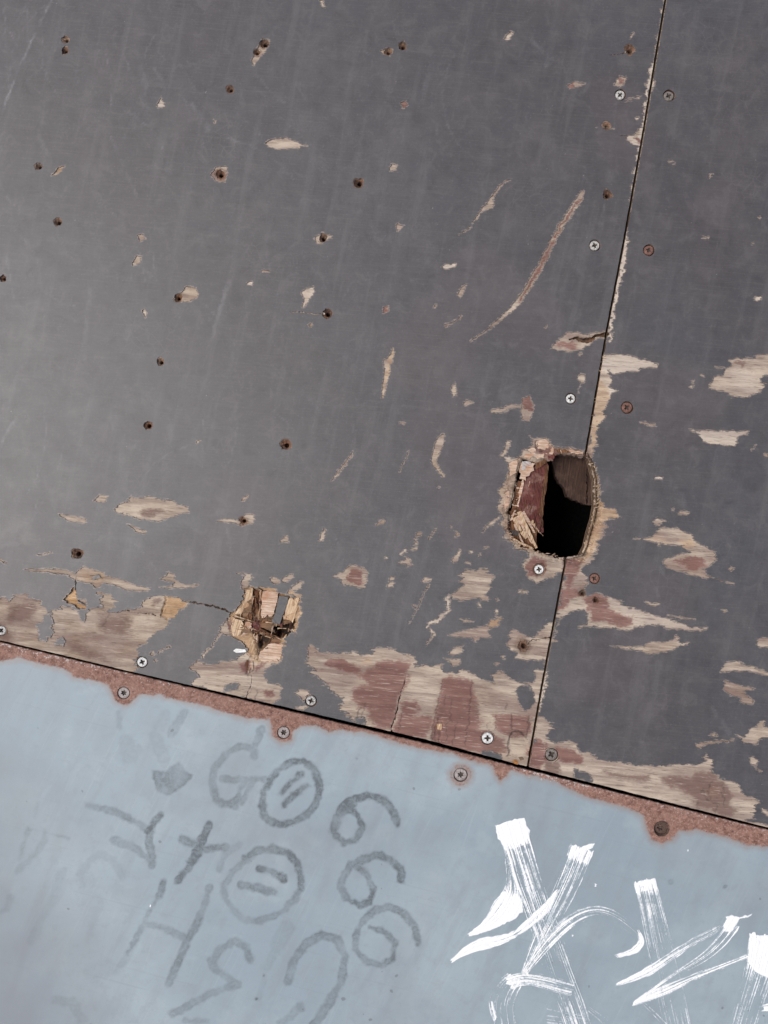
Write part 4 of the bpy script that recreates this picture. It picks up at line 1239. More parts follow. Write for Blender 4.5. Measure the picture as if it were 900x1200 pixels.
# big hole: a red-brown ply hangs into it, pale splinters below, dark underlay behind
slab('hanging_ply', HC('300,300 330,250 395,232 408,262 405,320 392,400 378,470 368,560 362,640 378,690 360,705 300,640 262,575 205,545 215,470 250,360'),
     [-5, -5, -6, -9, -10, -12, -13, -14, -14, -15, -14, -10, -8, -6, -5, -5], 9, M_REDP, left, 'torn red-brown ply hanging into the hole', .9)
slab('hanging_ply', HC('385,240 410,262 408,320 398,400 385,470 372,560 370,640 378,690 362,690 352,620 352,540 362,460 376,380 388,310'),
     [-7, -9, -10, -12, -13, -14, -15, -15, -14, -13, -12, -11, -9, -8], 5, M_BROWN, left, None, .8)
slab('torn_ply', HC('175,480 205,360 245,350 235,400 205,520 200,560 160,590'), [-7, -6, -5, -5, -6, -7, -8], 14, M_BROWN, left, None, .9)
slab('torn_ply', HC('240,345 250,372 222,470 212,530 200,525 212,460 228,380'), [-3.6, -3.8, -4.5, -5, -5.5, -5, -4], 6, M_PINK, left, None, .6)
slab('torn_ply', HC('236,228 268,240 300,236 318,246 304,262 314,285 290,300 285,325 262,330 258,352 215,345 226,310 214,300 222,260'), [-1.6, -1.5, -1.8, -2.4, -2.2, -2.6, -2.6, -3, -2.6, -2.6, -2.4, -2.2, -2, -1.8], 3, M_PINK, left, 'pale torn ply at the top left of the hole', .8)
slab('torn_ply', HC('240,232 290,226 296,250 262,262 250,290 232,285'), [-.8, -.8, -1.4, -1.4, -1.6, -1.2], 1.6, M_CHIPWOOD, left, None, .9)
slab('torn_ply', HC('318,238 395,215 400,240 360,262 330,280'), [-2, -2, -3.5, -4, -3.5], 3, M_BROWN, left, None, .6)
slab('torn_ply', HC('150,560 215,540 290,600 335,690 335,805 250,808 165,745 142,650'), [-9, -8, -10, -14, -15, -12, -9, -8], 12, M_BROWN, left, None, 1.0)
slab('torn_ply', HC('160,680 215,690 210,725 175,715'), [-5, -6, -6, -5], 3, M_SLOT, left, None, .5)
for a, b, wd, za, zb in [((215, 560), (330, 800), 5.5, -4, -8), ((200, 590), (300, 770), 4.0, -5, -8), ((240, 560), (318, 700), 4.5, -5, -10), ((180, 600), (230, 690), 5.0, -4, -6),
                         ((235, 690), (265, 735), 6.0, -5, -7), ((265, 600), (375, 720), 3.0, -8, -13), ((170, 740), (310, 805), 3.0, -3.5, -5.5), ((300, 620), (350, 700), 3.2, -9, -13),
                         ((185, 640), (250, 790), 2.4, -5.5, -7.5), ((158, 620), (185, 560), 2.5, -5, -5.5)]:
    stick('splinter', HC(f'{a[0]},{a[1]}')[0], HC(f'{b[0]},{b[1]}')[0], wd, za, zb, random.choice([M_PALE, M_PALE, M_PINK]), left)
for k in range(34):
    yy = random.uniform(270, 660); xx = np.interp(yy, [260, 450, 660], [300, 225, 320]) + random.uniform(10, 110)
    xx = min(xx, np.interp(yy, [260, 450, 660], [398, 372, 358]))
    zz = -5.2 - 9 * np.clip((xx - np.interp(yy, [260, 450, 660], [300, 215, 310])) / 140, 0, 1)
    a = HC(f'{xx},{yy}')[0]
    L = random.uniform(3, 11)
    stick('splinter', a, (a[0] - L * .2, a[1] + L), random.uniform(.5, 1.2), zz + .5, zz + random.uniform(.1, .9), random.choice([M_REDP, M_BROWN, M_PINK]), left)
for k in range(40):   # crumbs of layered ply along the left wall
    yy = random.uniform(380, 640); xx = np.interp(yy, [340, 470, 560, 640], [205, 178, 155, 150]) + random.uniform(2, 40)
    a = HC(f'{xx},{yy}')[0]
    stick('splinter', a, (a[0] + random.uniform(2, 6), a[1] + random.uniform(-2, 3)), random.uniform(1, 2.2), -4.5, -6, random.choice([M_BROWN, M_BROWN, M_PINK, M_REDP]), left)

# broken place
def shrink(pts, k):
    cx = sum(p[0] for p in pts) / len(pts); cy = sum(p[1] for p in pts) / len(pts)
    return [(cx + (x - cx) * k, cy + (y - cy) * k) for x, y in pts]
def torn(t, tops, thick, mat, label=None, rough=.9, k=.96, name='torn_ply'):
    return slab(name, shrink(K1(t), k), tops, thick, mat, left, label, rough, 2.2)
torn('492,182 540,176 602,190 590,262 570,330 556,358 520,352 484,366 480,300', [-2.6, -2.2, -2.2, -2.8, -3.6, -4.4, -4, -4.6, -3.4], 5, M_PINK, 'broad pinkish splintered ply')
torn('392,175 420,160 424,240 418,322 380,326 330,336 352,290 376,240', [-1.4, -1.4, -2.6, -4, -3.4, -2.2, -1.8, -1.5], 4, M_PALE)
torn('300,332 345,290 372,300 350,338', [-1.2, -1.2, -2, -2], 3, M_PALE)
torn('440,172 470,178 464,260 452,350 432,352 436,250', [-6, -6.5, -7, -8, -8, -7], 3, M_BROWN)
torn('668,225 700,232 735,222 730,290 712,345 690,392 655,372 625,368 640,300', [-1.8, -1.7, -1.4, -1.5, -1.6, -2.8, -3.4, -3.6, -2.4], 4, M_PALE)
torn('602,216 664,222 650,280 636,320 606,402 552,392 575,330 590,270', [-1.2, -1.0, -1.2, -1.2, -1.5, -1.5, -1.3, -1.2], 1.5, M_FILM, 'loose grey strip of film', .35, 1.0, 'film_splinter')
torn('290,352 330,365 362,378 372,430 330,486 300,482 285,440', [-1.4, -2, -2.4, -2.8, -1.8, -1.6, -1.5], 4, M_PALE)
torn('372,382 420,392 424,450 402,474 350,484 378,430', [-3, -3.4, -3.6, -2.6, -2, -3], 4, M_PINK)
torn('408,474 440,462 446,540 438,600 388,590 402,530', [-2, -2.8, -2.4, -2, -1.7, -1.8], 4, M_PALE)
torn('446,476 466,470 464,530 452,596 444,560', [-3.5, -4, -3.4, -2.6, -3], 4, M_PINK)
torn('545,524 585,528 628,530 622,590 610,640 560,652 500,650 458,640 472,590 505,556', [-3.4, -2.6, -1.8, -1.6, -1.5, -1.6, -1.8, -1.8, -2.4, -3.2], 4, M_PINK)
torn('480,378 520,374 538,385 545,438 500,430 470,425', [-6, -6, -6.5, -8.5, -9, -7], 3, M_BROWN)
torn('425,385 470,380 472,440 440,452', [-4.5, -5.5, -6.5, -4.8], 3, M_REDP)
torn('604,396 624,390 622,440 612,430', [-4.5, -4.5, -9, -9], 3, M_REDP)
torn('370,372 400,326 428,330 425,372', [-4.2, -3.6, -4, -5], 3, M_BROWN)
for a, b, wd, za, zb, m in [((478, 436), (604, 494), 1.7, -5, -6.5, M_BROWN), ((430, 170), (440, 350), 2.0, -5, -6, M_BROWN), ((480, 180), (470, 372), 1.6, -3.4, -5.5, M_PALE),
                            ((480, 460), (560, 500), 1.6, -6, -7, M_PALE), ((645, 345), (702, 330), 1.4, -1.6, -1.4, M_PALE), ((615, 350), (640, 345), 2, -1.8, -2.2, M_PALE),
                            ((300, 345), (420, 380), 1.4, -1.0, -2.2, M_PALE), ((400, 600), (380, 730), 2.2, -1.4, -1.0, M_BROWN), ((440, 610), (400, 720), 1.8, -1.2, -.8, M_PINK), ((420, 640), (430, 700), 2.4, -1, -.8, M_PINK),
                            ((375, 520), (360, 545), 1.8, -1, -.8, M_PALE), ((680, 210), (700, 240), 2.2, -1, -1.2, M_BROWN), ((685, 440), (714, 452), 3.4, -.8, -.8, M_PALE), ((630, 505), (652, 468), 2, -1.4, -3, M_PALE),
                            ((425, 165), (418, 330), 1.4, -1.2, -3, M_PALE), ((560, 470), (530, 530), 1.6, -6, -5, M_BROWN), ((466, 480), (456, 600), 1.5, -3, -2, M_BROWN)]:
    stick('splinter', K1(f'{a[0]},{a[1]}')[0], K1(f'{b[0]},{b[1]}')[0], wd, za, zb, m, left)
for _ in range(130):   # short torn fibres of every ply, along the cross grain
    x = random.uniform(290, 725); y = random.uniform(180, 640)
    w, f = BREAK_F
    jj = int((K1(f'{x},{y}')[0][1] - GY0) / H) - w[0].start; ii = int((K1(f'{x},{y}')[0][0] - GX0) / H) - w[1].start
    if not (0 <= jj < f.shape[0] and 0 <= ii < f.shape[1]) or f[jj, ii] < 2: continue
    a = K1(f'{x},{y}')[0]
    an = math.radians(random.gauss(98, 9) if random.random() < .8 else random.gauss(8, 10)); L = random.uniform(3, 11)
    z = random.uniform(-5.5, -1.4)
    stick('splinter', a, (a[0] + math.cos(an) * L, a[1] + math.sin(an) * L), random.uniform(.5, 1.5), z, z - random.uniform(-.6, 1.5), random.choice([M_PALE, M_PALE, M_PINK, M_BROWN, M_BROWN, M_BROWN, M_REDP]), left)

for t, h, m in [('322,96 380,86 412,104 404,140 366,150 330,140', -.5, M_PINK), ('372,128 430,112 442,150 432,182 388,176', -.6, M_PINK), ('396,170 446,160 448,212 410,208', -1.2, M_REDP), ('258,168 318,128 326,176 282,212 246,206', -.5, M_PINK),
                ('330,150 372,156 384,204 338,210 318,188', -1.0, M_PINK), ('446,150 520,150 556,172 480,176', -.8, M_BROWN), ('520,146 640,168 640,182 560,176', -.7, M_PINK), ('150,245 205,215 196,300 158,330', -.5, M_PINK), ('120,440 156,420 150,520 122,540', -.5, M_PINK)]:
    slab('torn_ply', HC(t), [h + random.uniform(-.5, .3) for _ in t.split()], 2.2, m, left, None, 1.0, 2)
def fringe(lines, n, board, mats):
    """fine upright fibres along torn edges, joined: nobody could count them"""
    bm = bmesh.new()
    for _ in range(n):
        pts = random.choice(lines)
        k = random.randrange(len(pts) - 1); tt = random.random()
        x = pts[k][0] + (pts[k + 1][0] - pts[k][0]) * tt + random.gauss(0, 1.2); y = pts[k][1] + (pts[k + 1][1] - pts[k][1]) * tt + random.gauss(0, 1.2)
        an = GRAIN + random.gauss(0, .5) + (math.pi if random.random() < .5 else 0); L = random.uniform(2, 6); wd = random.uniform(.25, .7)
        z = random.uniform(-2.4, -.6); z2 = z + random.uniform(-.6, 1.2)
        ux, uy = -math.sin(an) * wd, math.cos(an) * wd
        p = [(x + ux, y + uy, z), (x - ux, y - uy, z), (x + math.cos(an) * L, y + math.sin(an) * L, z2), (x, y, z + wd)]
        vs = [bm.verts.new(((a - CX) * S, -(b - CY) * S, c * S)) for a, b, c in p]
        for f in ((0, 2, 3), (2, 1, 3), (0, 3, 1), (0, 1, 2)): bm.faces.new([vs[i] for i in f])
    bmesh.ops.recalc_face_normals(bm, faces=bm.faces[:])
    me = bpy.data.meshes.new('torn_fibres'); bm.to_mesh(me); bm.free()
    me.materials.append(mats)
    o = obj('torn_fibres', me, board); o['kind'] = 'stuff'
rimL = HC('680,170 560,150 430,130 300,130 200,230 150,330 120,480 130,650 170,760 260,810 340,830 500,870')
rimR = HC('690,150 730,300 735,420 745,560 735,640 710,760 670,860 600,890')
fringe([rimL, rimL, K1('420,155 600,195 735,215 735,350 700,470 630,520 610,650 400,600 290,485 280,330 420,155')], 260, left, M_PINK)
fringe([rimR, rimR, I1('712,400 700,470 692,530')], 150, right, M_PALE)

# ------------------------------------------------------------------ underlay seen through the hole
def under(pts, z, label):
    t = thing('underlay_board', label, 'board', group='dark boards under the deck')
    bm = bmesh.new()
    th = 14
    fine = []
    for k in range(len(pts)):
        (ax, ay), (bx, by) = pts[k], pts[(k + 1) % len(pts)]
        m = max(1, int(math.hypot(bx - ax, by - ay) / 1.6))
        for i in range(m):
            j = .8 if ay > 545 or by > 545 or ax < 655 else .15
            fine.append((ax + (bx - ax) * i / m + random.uniform(-j, j), ay + (by - ay) * i / m + random.uniform(-j, j)))
    pp = [deep(p, -z) for p in fine]
    top = [bm.verts.new(((x - CX) * S, -(y - CY) * S, z * S)) for x, y in pp]
    bot = [bm.verts.new(((x - CX) * S, -(y - CY) * S, (z - th) * S)) for x, y in pp]
    bm.faces.new(top); bm.faces.new(bot[::-1])
    for k in range(len(pp)):
        a, b = k, (k + 1) % len(pp)
        bm.faces.new([top[b], top[a], bot[a], bot[b]])
    bmesh.ops.recalc_face_normals(bm, faces=bm.faces[:])
    me = bpy.data.meshes.new('plank'); bm.to_mesh(me); bm.free()
    me.materials.append(M_UNDER)
    obj('plank', me, t)
under(HC('400,60 668,60 664,180 660,515 640,508 600,492 560,476 532,462 524,430 510,400 480,370 462,342 450,300 438,250 425,200'), -31, 'dark brown underlay board with a broken edge inside the big hole')
under(HC('670,60 900,60 900,560 712,522 664,516 668,180'), -33, 'narrow strip of dark underlay board at the right inside the big hole')

# ------------------------------------------------------------------ steel foot plate
steel = thing('steel_plate', 'blue-grey painted steel foot plate with rusted upper edge and graffiti', 'steel plate')
RUST = I1('-60,768 0,775 25,771 50,778 75,783 88,793 115,798 128,804 133,816 138,823 145,826 155,823 163,813 185,813 210,820 235,825 255,832 290,842 316,843 320,862 330,870 342,866 344,855 352,850 370,850 385,857 400,855 430,858 455,866 480,873 505,879 530,882 550,891 565,893 576,897 582,908 586,915 592,909 600,903 620,907 650,915 680,930 715,941 740,948 754,957 758,970 765,984 775,988 786,983 796,973 820,973 850,980 875,990 900,991 960,1003 2200,1300 2200,1000 960,940 -60,700')
SH = 1.25
sx0, sy0, sx1, sy1 = -24.0, 735.0, 924.0, 1226.0
snx, sny = int((sx1 - sx0) / SH) + 1, int((sy1 - sy0) / SH) + 1
SX, SY = np.meshgrid((sx0 + np.arange(snx) * SH).astype(np.float32), (sy0 + np.arange(sny) * SH).astype(np.float32))
sn1 = (vnoise(SX / 5, SY / 5, 51) - .5) * 3.0
sn2 = (vnoise(SX / 12, SY / 12, 52) - .5) * 5
topd = SY - np.interp(SX, [p[0] for p in STEEL_TOP], [p[1] for p in STEEL_TOP]).astype(np.float32)
rfield = poly_field(RUST, SX + sn1 * .6, SY + sn1 * .6 + sn2 * .3)
rust_a = np.clip(rfield / 40 + .5, 0, 1)
for x, y, r, k, *_ in SCREWS[-4:]:
    if y == 908: rust_a = np.maximum(rust_a, np.clip((r + 5 - np.hypot(SX - x, SY - y)) / 40 + .47, 0, .5))
edge_amt = np.interp(SX, [0, 60, 200, 260, 330, 480, 560, 640, 720, 900], [.9, .9, .75, .5, .1, .1, .6, 1.0, .8, .8])
edge_a = np.clip(1 - topd / 17.0, 0, 1) * edge_amt
smu = np.zeros_like(SX)
G1 = C(120, 830, 4.5); G2 = C(220, 850, 4.5); G3 = C(150, 1000, 4.5); G4 = C(300, 1000, 4.5); G8 = C(0, 930, 4.445); G5 = C(300, 900, 3)
def mark(pts, a, soft=3.1, streak=.42):
    global smu
    wx = (vnoise(SX / 4, SY / 4, 61) - .5) * 1.8; wy = (vnoise(SX / 4, SY / 4, 62) - .5) * 1.8
    f = poly_field(pts, SX + wx, SY + wy) if len(pts[0]) == 2 else line_field(pts, SX + wx, SY + wy)
    f = f + (vnoise(SX / 8, SY / 8, 64) - .5) * 3.0 + (vnoise(SX / 2.5, SY / 2.5, 65) - .5) * 1.0
    a = min(1.0, a ** 1.35 * 1.42)
    v = np.clip(f / (soft + 3 * max(0, .45 - a)) + .5, 0, 1) * a * 1.12
    v *= 1.12 - 1.5 * streak * vnoise(SX / 15, SY / 15, 63)
    # marker ink is denser along its rim
    rimm = np.clip(1 - np.abs(f - 1.2) / 1.8, 0, 1) * (f > -.5)
    v *= .84 + .36 * rimm * vnoise(SX / 12, SY / 12, 66)
    smu = np.maximum(smu, np.clip(v, 0, 1))
def wline(f, pts, w):
    return [(x, y, w) for x, y in f(pts)]
for f, t, w, a in [
    (G2, '352,160 355,135 330,118 270,108 200,148 145,220 126,300 150,385 185,412 225,415 262,390', 8.5, .50),
    (G2, '180,278 260,290 330,280 410,285', 7.5, .42), (G2, '300,290 270,350 255,430', 7, .40), (G2, '350,290 310,350 285,410', 6, .42), (G2, '388,15 375,60 362,100', 8, .55),
    (G2, '440,285 480,235 545,195 610,188 660,225 692,290 692,350 675,415 630,470 560,508 490,520 430,505 395,460 392,400 405,345 440,285', 8.5, .68),
    (G2, '492,358 540,305 598,258', 7, .78), (G2, '512,420 560,360 632,318', 7.5, .72),
    (G2, '300,700 370,660 450,648 520,670 570,720 598,790 598,860', 8.5, .62),
    (G4, '243,160 215,230 160,290 90,335 0,360', 8, .42), (G3, '700,360 610,350 555,300 515,235 510,170 545,100 610,45 660,15', 8, .38),
    (G3, '690,78 760,95 820,130', 8, .62), (G3, '600,165 680,180 768,208', 9, .62), (G3, '800,110 822,140', 8, .7),
    (G2, '112,525 62,635 0,760', 9.5, .72), (G3, '370,0 320,75 262,145', 8.5, .68), (G1, '420,690 480,712 530,738 650,730', 9, .55), (G1, '725,715 650,770 615,850', 8, .30),
    (G8, '832,112 800,155 772,195', 8.5, .78), (G8, '785,190 775,250 795,320 792,370', 9, .52), (G8, '460,62 540,75 600,95 700,140 775,195', 8.5, .46), (G8, '585,245 680,265 740,310 795,360', 9, .40),
    (G3, '190,150 160,230 110,310 60,420 0,520', 7, .42), (G3, '185,155 165,220', 8, .55), (G3, '105,370 180,385 290,440', 8, .42), (G3, '425,180 400,280 365,370 320,450 270,560 215,690', 8.5, .50),
    (G3, '410,250 370,370', 8, .45),
    (G3, '650,565 625,495 560,460 490,505 435,570 470,620 520,650 565,690 440,735 330,795 235,850', 9, .40), (G3, '650,560 632,510', 9, .5), (G3, '520,700 580,690', 9, .5),
    (G4, '172,672 200,565 260,475 350,428 430,455 472,540 445,690 375,810 305,905', 10, .47), (G4, '440,690 370,810 305,905', 10, .5), (G4, '235,800 190,850 130,895', 9, .38), (G4, '225,800 240,820', 6, .45),
    (G5, '272,220 282,165 320,118 390,95 450,112 482,150 497,200', 8.5, .72), (G5, '272,220 295,165 340,125', 9, .6), (G5, '322,142 358,165 374,208 352,250 312,262 280,235', 7.5, .70),
    (G5, '513,395 510,352 470,318 420,304 362,325', 9, .62), (G5, '340,335 312,370 294,420 322,458 366,483 400,468 412,420 388,372 350,345', 7.5, .62),
    (G5, '570,612 558,560 518,508 470,488 420,497 375,540', 9, .55), (G5, '375,540 350,590 350,635 390,682 440,692 480,668 490,615 455,578 400,558', 7, .58), (G5, '570,610 560,565', 8.5, .6),
    (G8, '430,480 420,420 460,350 530,320 600,350 640,440', 9, .20), (G8, '230,195 232,250 150,350 90,400', 7, .26), (G8, '150,185 100,340', 5, .24), (G8, '150,185 240,200 360,235', 3, .34),
    (G8, '330,400 270,560 210,680 160,770', 11, .17), (G8, '200,50 180,120', 5, .17), (G8, '290,1070 380,1090 425,1170', 12, .25), (G8, '730,720 680,820 600,930', 8, .22), (G8, '0,620 40,600 60,540', 7, .25),
    (G8, '480,930 560,900', 20, .14), (G3, '300,880 420,880', 5, .3), (G3, '790,500 730,600', 10, .22), (G3, '720,640 690,760', 6, .18), (G3, '840,390 790,480', 18, .2), (G3, '450,330 480,340', 18, .15),
    (G1, '85,20 90,100', 6, .28), (G1, '430,20 395,80 360,130', 10, .36), (G1, '330,40 300,100', 14, .18), (G1, '130,180 150,250', 20, .2), (G1, '180,220 140,260', 16, .2), (G1, '280,150 320,260', 16, .18), (G1, '520,100 470,60', 20, .1),
]:
    mark(wline(f, t, w), a)
mark(G1('255,320 330,330 405,290 478,352 440,400 345,465 285,440'), .58, 3, .5)
for x, y, r, a in [(309, 1143, 2, .8), (300, 1170, 1.6, .6), (418, 889, 1.4, .7), (785, 1033, 4, .35), (850, 1039, 1.4, .4)]:
    mark([(x, y, r * 2)], a, 1.5)
grime_tone = 1.0 * np.clip(.56 - (SX / 260.0) - (1200 - SY) / 700.0 + .3 * vnoise(SX / 60, SY / 60, 71), 0, .5) + .6 * np.clip(vnoise(SX / 90, SY / 70, 72) - .5, 0, 1) + .4 * np.clip(vnoise((SX + SY * .3) / 14, (SY - SX * .3) / 75, 73) - .55, 0, 1)  # darker towards the lower left, then random grime blotches and streaks
steelF = topd + (vnoise(SX / 2.5, SY / 2.5, 55) - .5) * .8
for x, y, r, k, *_ in SCREWS[-4:]:
    steelF = np.minimum(steelF, np.hypot(SX - x, SY - y) - r - .7)
P, q, t, seg = contour(steelF, sx0, sy0, SH)
ii = (P - [sx0, sy0]) / SH
def ssamp(A):
    i = np.clip(ii[:, 0].astype(int), 0, snx - 2); j = np.clip(ii[:, 1].astype(int), 0, sny - 2)
    fx = np.clip(ii[:, 0] - i, 0, 1); fy = np.clip(ii[:, 1] - j, 0, 1)
    return (A[j, i] * (1 - fx) + A[j, i + 1] * fx) * (1 - fy) + (A[j + 1, i] * (1 - fx) + A[j + 1, i + 1] * fx) * fy
at = np.stack([ssamp(rust_a), ssamp(smu), ssamp(edge_a), ssamp(grime_tone)], 1)
ZS = 0.6   # the plate stands slightly proud of the boards
rsd = ssamp(rust_a)
z = ZS - .22 * np.clip((rsd - .47) / .06, 0, 1) * (.6 + .8 * vnoise(P[:, 0] / 2.4, P[:, 1] / 2.4, 56)) - np.clip(1 - ssamp(topd) / 2.5, 0, 1) * .5
n0 = len(P)
P, z, q, t = add_walls(P, z, q, t, seg, 4.6)
at = np.concatenate([at, np.tile([[.9, 0, 0, 0]], (len(P) - n0, 1))])
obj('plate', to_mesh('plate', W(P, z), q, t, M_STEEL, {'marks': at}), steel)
bm = bmesh.new()
def sheet2(poly):
    vs = [bm.verts.new(((x - CX) * S, -(y - CY) * S, ZS * S)) for x, y in poly]
    f = bm.faces.new(vs); f.normal_update()
    if f.normal.z < 0: f.normal_flip()
tl = lambda x: float(np.interp(x, [p[0] for p in STEEL_TOP], [p[1] for p in STEEL_TOP]))
ex, ey = sx0 + (snx - 1) * SH, sy0 + (sny - 1) * SH
sheet2([(XL, tl(XL)), (sx0, tl(sx0)), (sx0, ey), (XL, ey)])
sheet2([(ex, tl(ex)), (XR, tl(XR)), (XR, YB), (ex, YB)])
sheet2([(XL, ey), (ex, ey), (ex, YB), (XL, YB)])
me = bpy.data.meshes.new('outer_plate'); bm.to_mesh(me); bm.free()
me.materials.append(M_STEEL)
blank(me, 'marks')
obj('outer_plate', me, steel)

# white brush strokes: real paint ridges on the plate
def stroke(pts, prof, seed, freq=.55, label=None, blob=None, hs=.42, ragged=1.0):
    """pts: (x, y, width); prof: (share of length, share of bristles that still leave paint)"""
    xs = [p[0] for p in pts]; ys = [p[1] for p in pts]
    m = max(p[2] for p in pts) / 2 + 5
    x0, y0, x1, y1 = min(xs) - m, min(ys) - m, max(xs) + m, max(ys) + m
    if blob:
        x0 = min(x0, min(p[0] for p in blob) - 3); x1 = max(x1, max(p[0] for p in blob) + 3)
        y0 = min(y0, min(p[1] for p in blob) - 3); y1 = max(y1, max(p[1] for p in blob) + 3)
    X, Y = np.meshgrid(np.arange(x0, x1, hs, dtype=np.float32), np.arange(y0, y1, hs, dtype=np.float32))
    # smooth the path
    path = [np.array(p, float) for p in pts]
    for _ in range(3):
        nw = [path[0]]
        for a, b in zip(path[:-1], path[1:]): nw += [a * .75 + b * .25, a * .25 + b * .75]
        path = nw + [path[-1]]
    best = np.full(X.shape, 1e9, np.float32); T = np.zeros_like(X); Uo = np.zeros_like(X); Wd = np.ones_like(X)
    L = [0]
    for a, b in zip(path[:-1], path[1:]): L.append(L[-1] + float(np.hypot(*(b - a)[:2])))
    for k, (a, b) in enumerate(zip(path[:-1], path[1:])):
        e = b[:2] - a[:2]; l2 = float(e @ e) + 1e-9; l = math.sqrt(l2)
        tr = ((X - a[0]) * e[0] + (Y - a[1]) * e[1]) / l2
        tt = np.clip(tr, 0, 1)
        d = np.hypot(X - a[0] - tt * e[0], Y - a[1] - tt * e[1])
        side = ((X - a[0]) * -e[1] + (Y - a[1]) * e[0]) / l
        mm = d < best
        best = np.where(mm, d, best)
        T = np.where(mm, (L[k] + np.where((k == 0) | (k == len(path) - 2), tr, tt) * l), T); Uo = np.where(mm, side, Uo); Wd = np.where(mm, a[2] + (b[2] - a[2]) * tt, Wd)
    tot = L[-1]
    wmax = max(p[2] for p in pts)
    uu = Uo / Wd * wmax
    cov = np.interp(T / tot, [p[0] for p in prof], [p[1] for p in prof]).astype(np.float32)
    cov = np.where(cov < .8, cov * .92 - .005, np.minimum(cov, .93))
    cov = cov - .10 * (vnoise(X / 9, Y / 9, seed + 8) > .62) * (cov < .75)
    # each bristle: thin in u, long in t, running dry at its own place
    n = .5 * vnoise(uu * freq * 1.15 + 50, T / 60 + 9, seed) + .5 * vnoise(uu * freq * 2.9 + 11, T / 34 + 3, seed + 1)
    n += .14 * (vnoise(X / 1.6, Y / 1.6, seed + 2) - .5)
    n = np.clip((n - .5) * 1.5 + .5, 0, 1)
    ends = (vnoise(uu * .5, uu * 0 + 3, seed + 3) - .5) * 7 * ragged
    F = (cov - n) * 3.0
    F = np.minimum(F, (Wd / 2 - np.abs(Uo)) + (vnoise(T / 5, T * 0 + 1, seed + 4) - .5) * 1.2)
    F = np.minimum(F, np.minimum(T + ends * .5, tot - T + ends))
    if blob:
        bw = (vnoise(X / 3, Y / 3, seed + 5) - .5) * 1.5
        F = np.maximum(F, poly_field(blob, X + bw, Y + bw))
    F = np.minimum(F, Y * 0 + 5)
    F[0, :] = F[-1, :] = -1; F[:, 0] = F[:, -1] = -1
    P, q, t, seg = contour(F, x0, y0, hs, merge=())
    i = np.clip(((P[:, 0] - x0) / hs).astype(int), 0, F.shape[1] - 1); j = np.clip(((P[:, 1] - y0) / hs).astype(int), 0, F.shape[0] - 1)
    z = ZS + .10 + .30 * np.clip(F[j, i] / 1.2, 0, 1) + .2 * (n[j, i] < .35)
    x = np.clip((P[:, 0] - x0) / hs, 0, F.shape[1] - 1.01); y = np.clip((P[:, 1] - y0) / hs, 0, F.shape[0] - 1.01)
    body = F[np.minimum((y + .5).astype(int), F.shape[0] - 1), np.minimum((x + .5).astype(int), F.shape[1] - 1)]
    cv = cov[np.minimum((y + .5).astype(int), F.shape[0] - 1), np.minimum((x + .5).astype(int), F.shape[1] - 1)]
    th = np.clip(body / .75, 0, 1) * np.clip(.25 + cv, 0, 1) + np.clip(body - 1, 0, 1)
    n0 = len(P)
    P, z, q, t = add_walls(P, z, q, t, seg, .5)
    th = np.concatenate([th, np.full(len(P) - n0, .3)])
    at = np.stack([th, th * 0, th * 0, th * 0 + 1], 1)
    o = obj('paint_stroke', to_mesh('paint_stroke', W(P, z), q, t, M_WHITE, {'paint': at}), steel)
    if label: o['label'] = label

stroke(I1('598,963,36 606,990,34 618,1030,33 632,1070,32 646,1110,33 660,1150,34 672,1180,34 682,1212,34'), [(0, 1.2), (.08, 1.1), (.13, .68), (.3, .60), (.42, .52), (.55, .42), (.68, .40), (.78, .30), (.86, .5), (.95, .55), (1, .4)], 101, .62,
       'broad dry white stroke with a solid top', blob=I1('580,967 604,959 614,958 616,966 621,972 618,984 612,990 606,987 600,993 596,987 590,992 586,985 583,983'))
stroke(I1('596,1005,9 600,1030,12 600,1048,22 590,1066,30 575,1082,16 549,1096,4'), [(0, .35), (.2, .5), (.35, .75), (.42, 1.1), (1, 1.1)], 111, .5, None, blob=I1('592,1048 612,1052 613,1068 604,1076 588,1084 568,1092 550,1097 549,1093 562,1086 576,1078 586,1068'))
stroke(I1('529,1126,4 545,1114,9 563,1106,15 585,1102,12 605,1094,7 622,1080,12 640,1064,13 653,1043,3'), [(0, 1.1), (.25, 1.0), (.45, .95), (.55, .75), (.65, .9), (1, 1.05)], 121, .4)
stroke(I1('682,993,29 672,1020,28 658,1052,26 642,1082,22 628,1110,16 614,1142,8'), [(0, 1.2), (.07, 1.05), (.12, .56), (.4, .47), (.6, .47), (.8, .6), (1, .75)], 131, .7, None, blob=I1('667,999 683,991 697,987 694,993 688,997 684,1003 680,1000 676,1005 672,1002 668,1004'))
stroke(I1('612,1143,6 626,1124,11 645,1100,15 664,1082,15 684,1070,14 704,1067,13 722,1074,14 738,1086,12 748,1095,10'), [(0, .8), (.2, .72), (.45, .74), (.65, .6), (.8, .48), (1, .45)], 141, .75)
stroke(I1('747,1090,4 753,1103,9 745,1113,10 735,1117,6 723,1120,4'), [(0, .7), (.2, 1.0), (1, 1.0)], 145, .5)
stroke(I1('672,1159,17 655,1155,17 635,1149,16 612,1146,15 595,1152,16'), [(0, .5), (.3, .56), (.7, .72), (1, .95)], 151, .8)
stroke(I1('604,1147,22 592,1160,30 586,1178,32 590,1204,30'), [(0, .85), (.2, .55), (.5, .40), (.75, .30), (1, .25)], 161, .75)
stroke(I1('575,1172,5 577,1184,6 581,1195,7'), [(0, .9), (1, .8)], 165, .5)
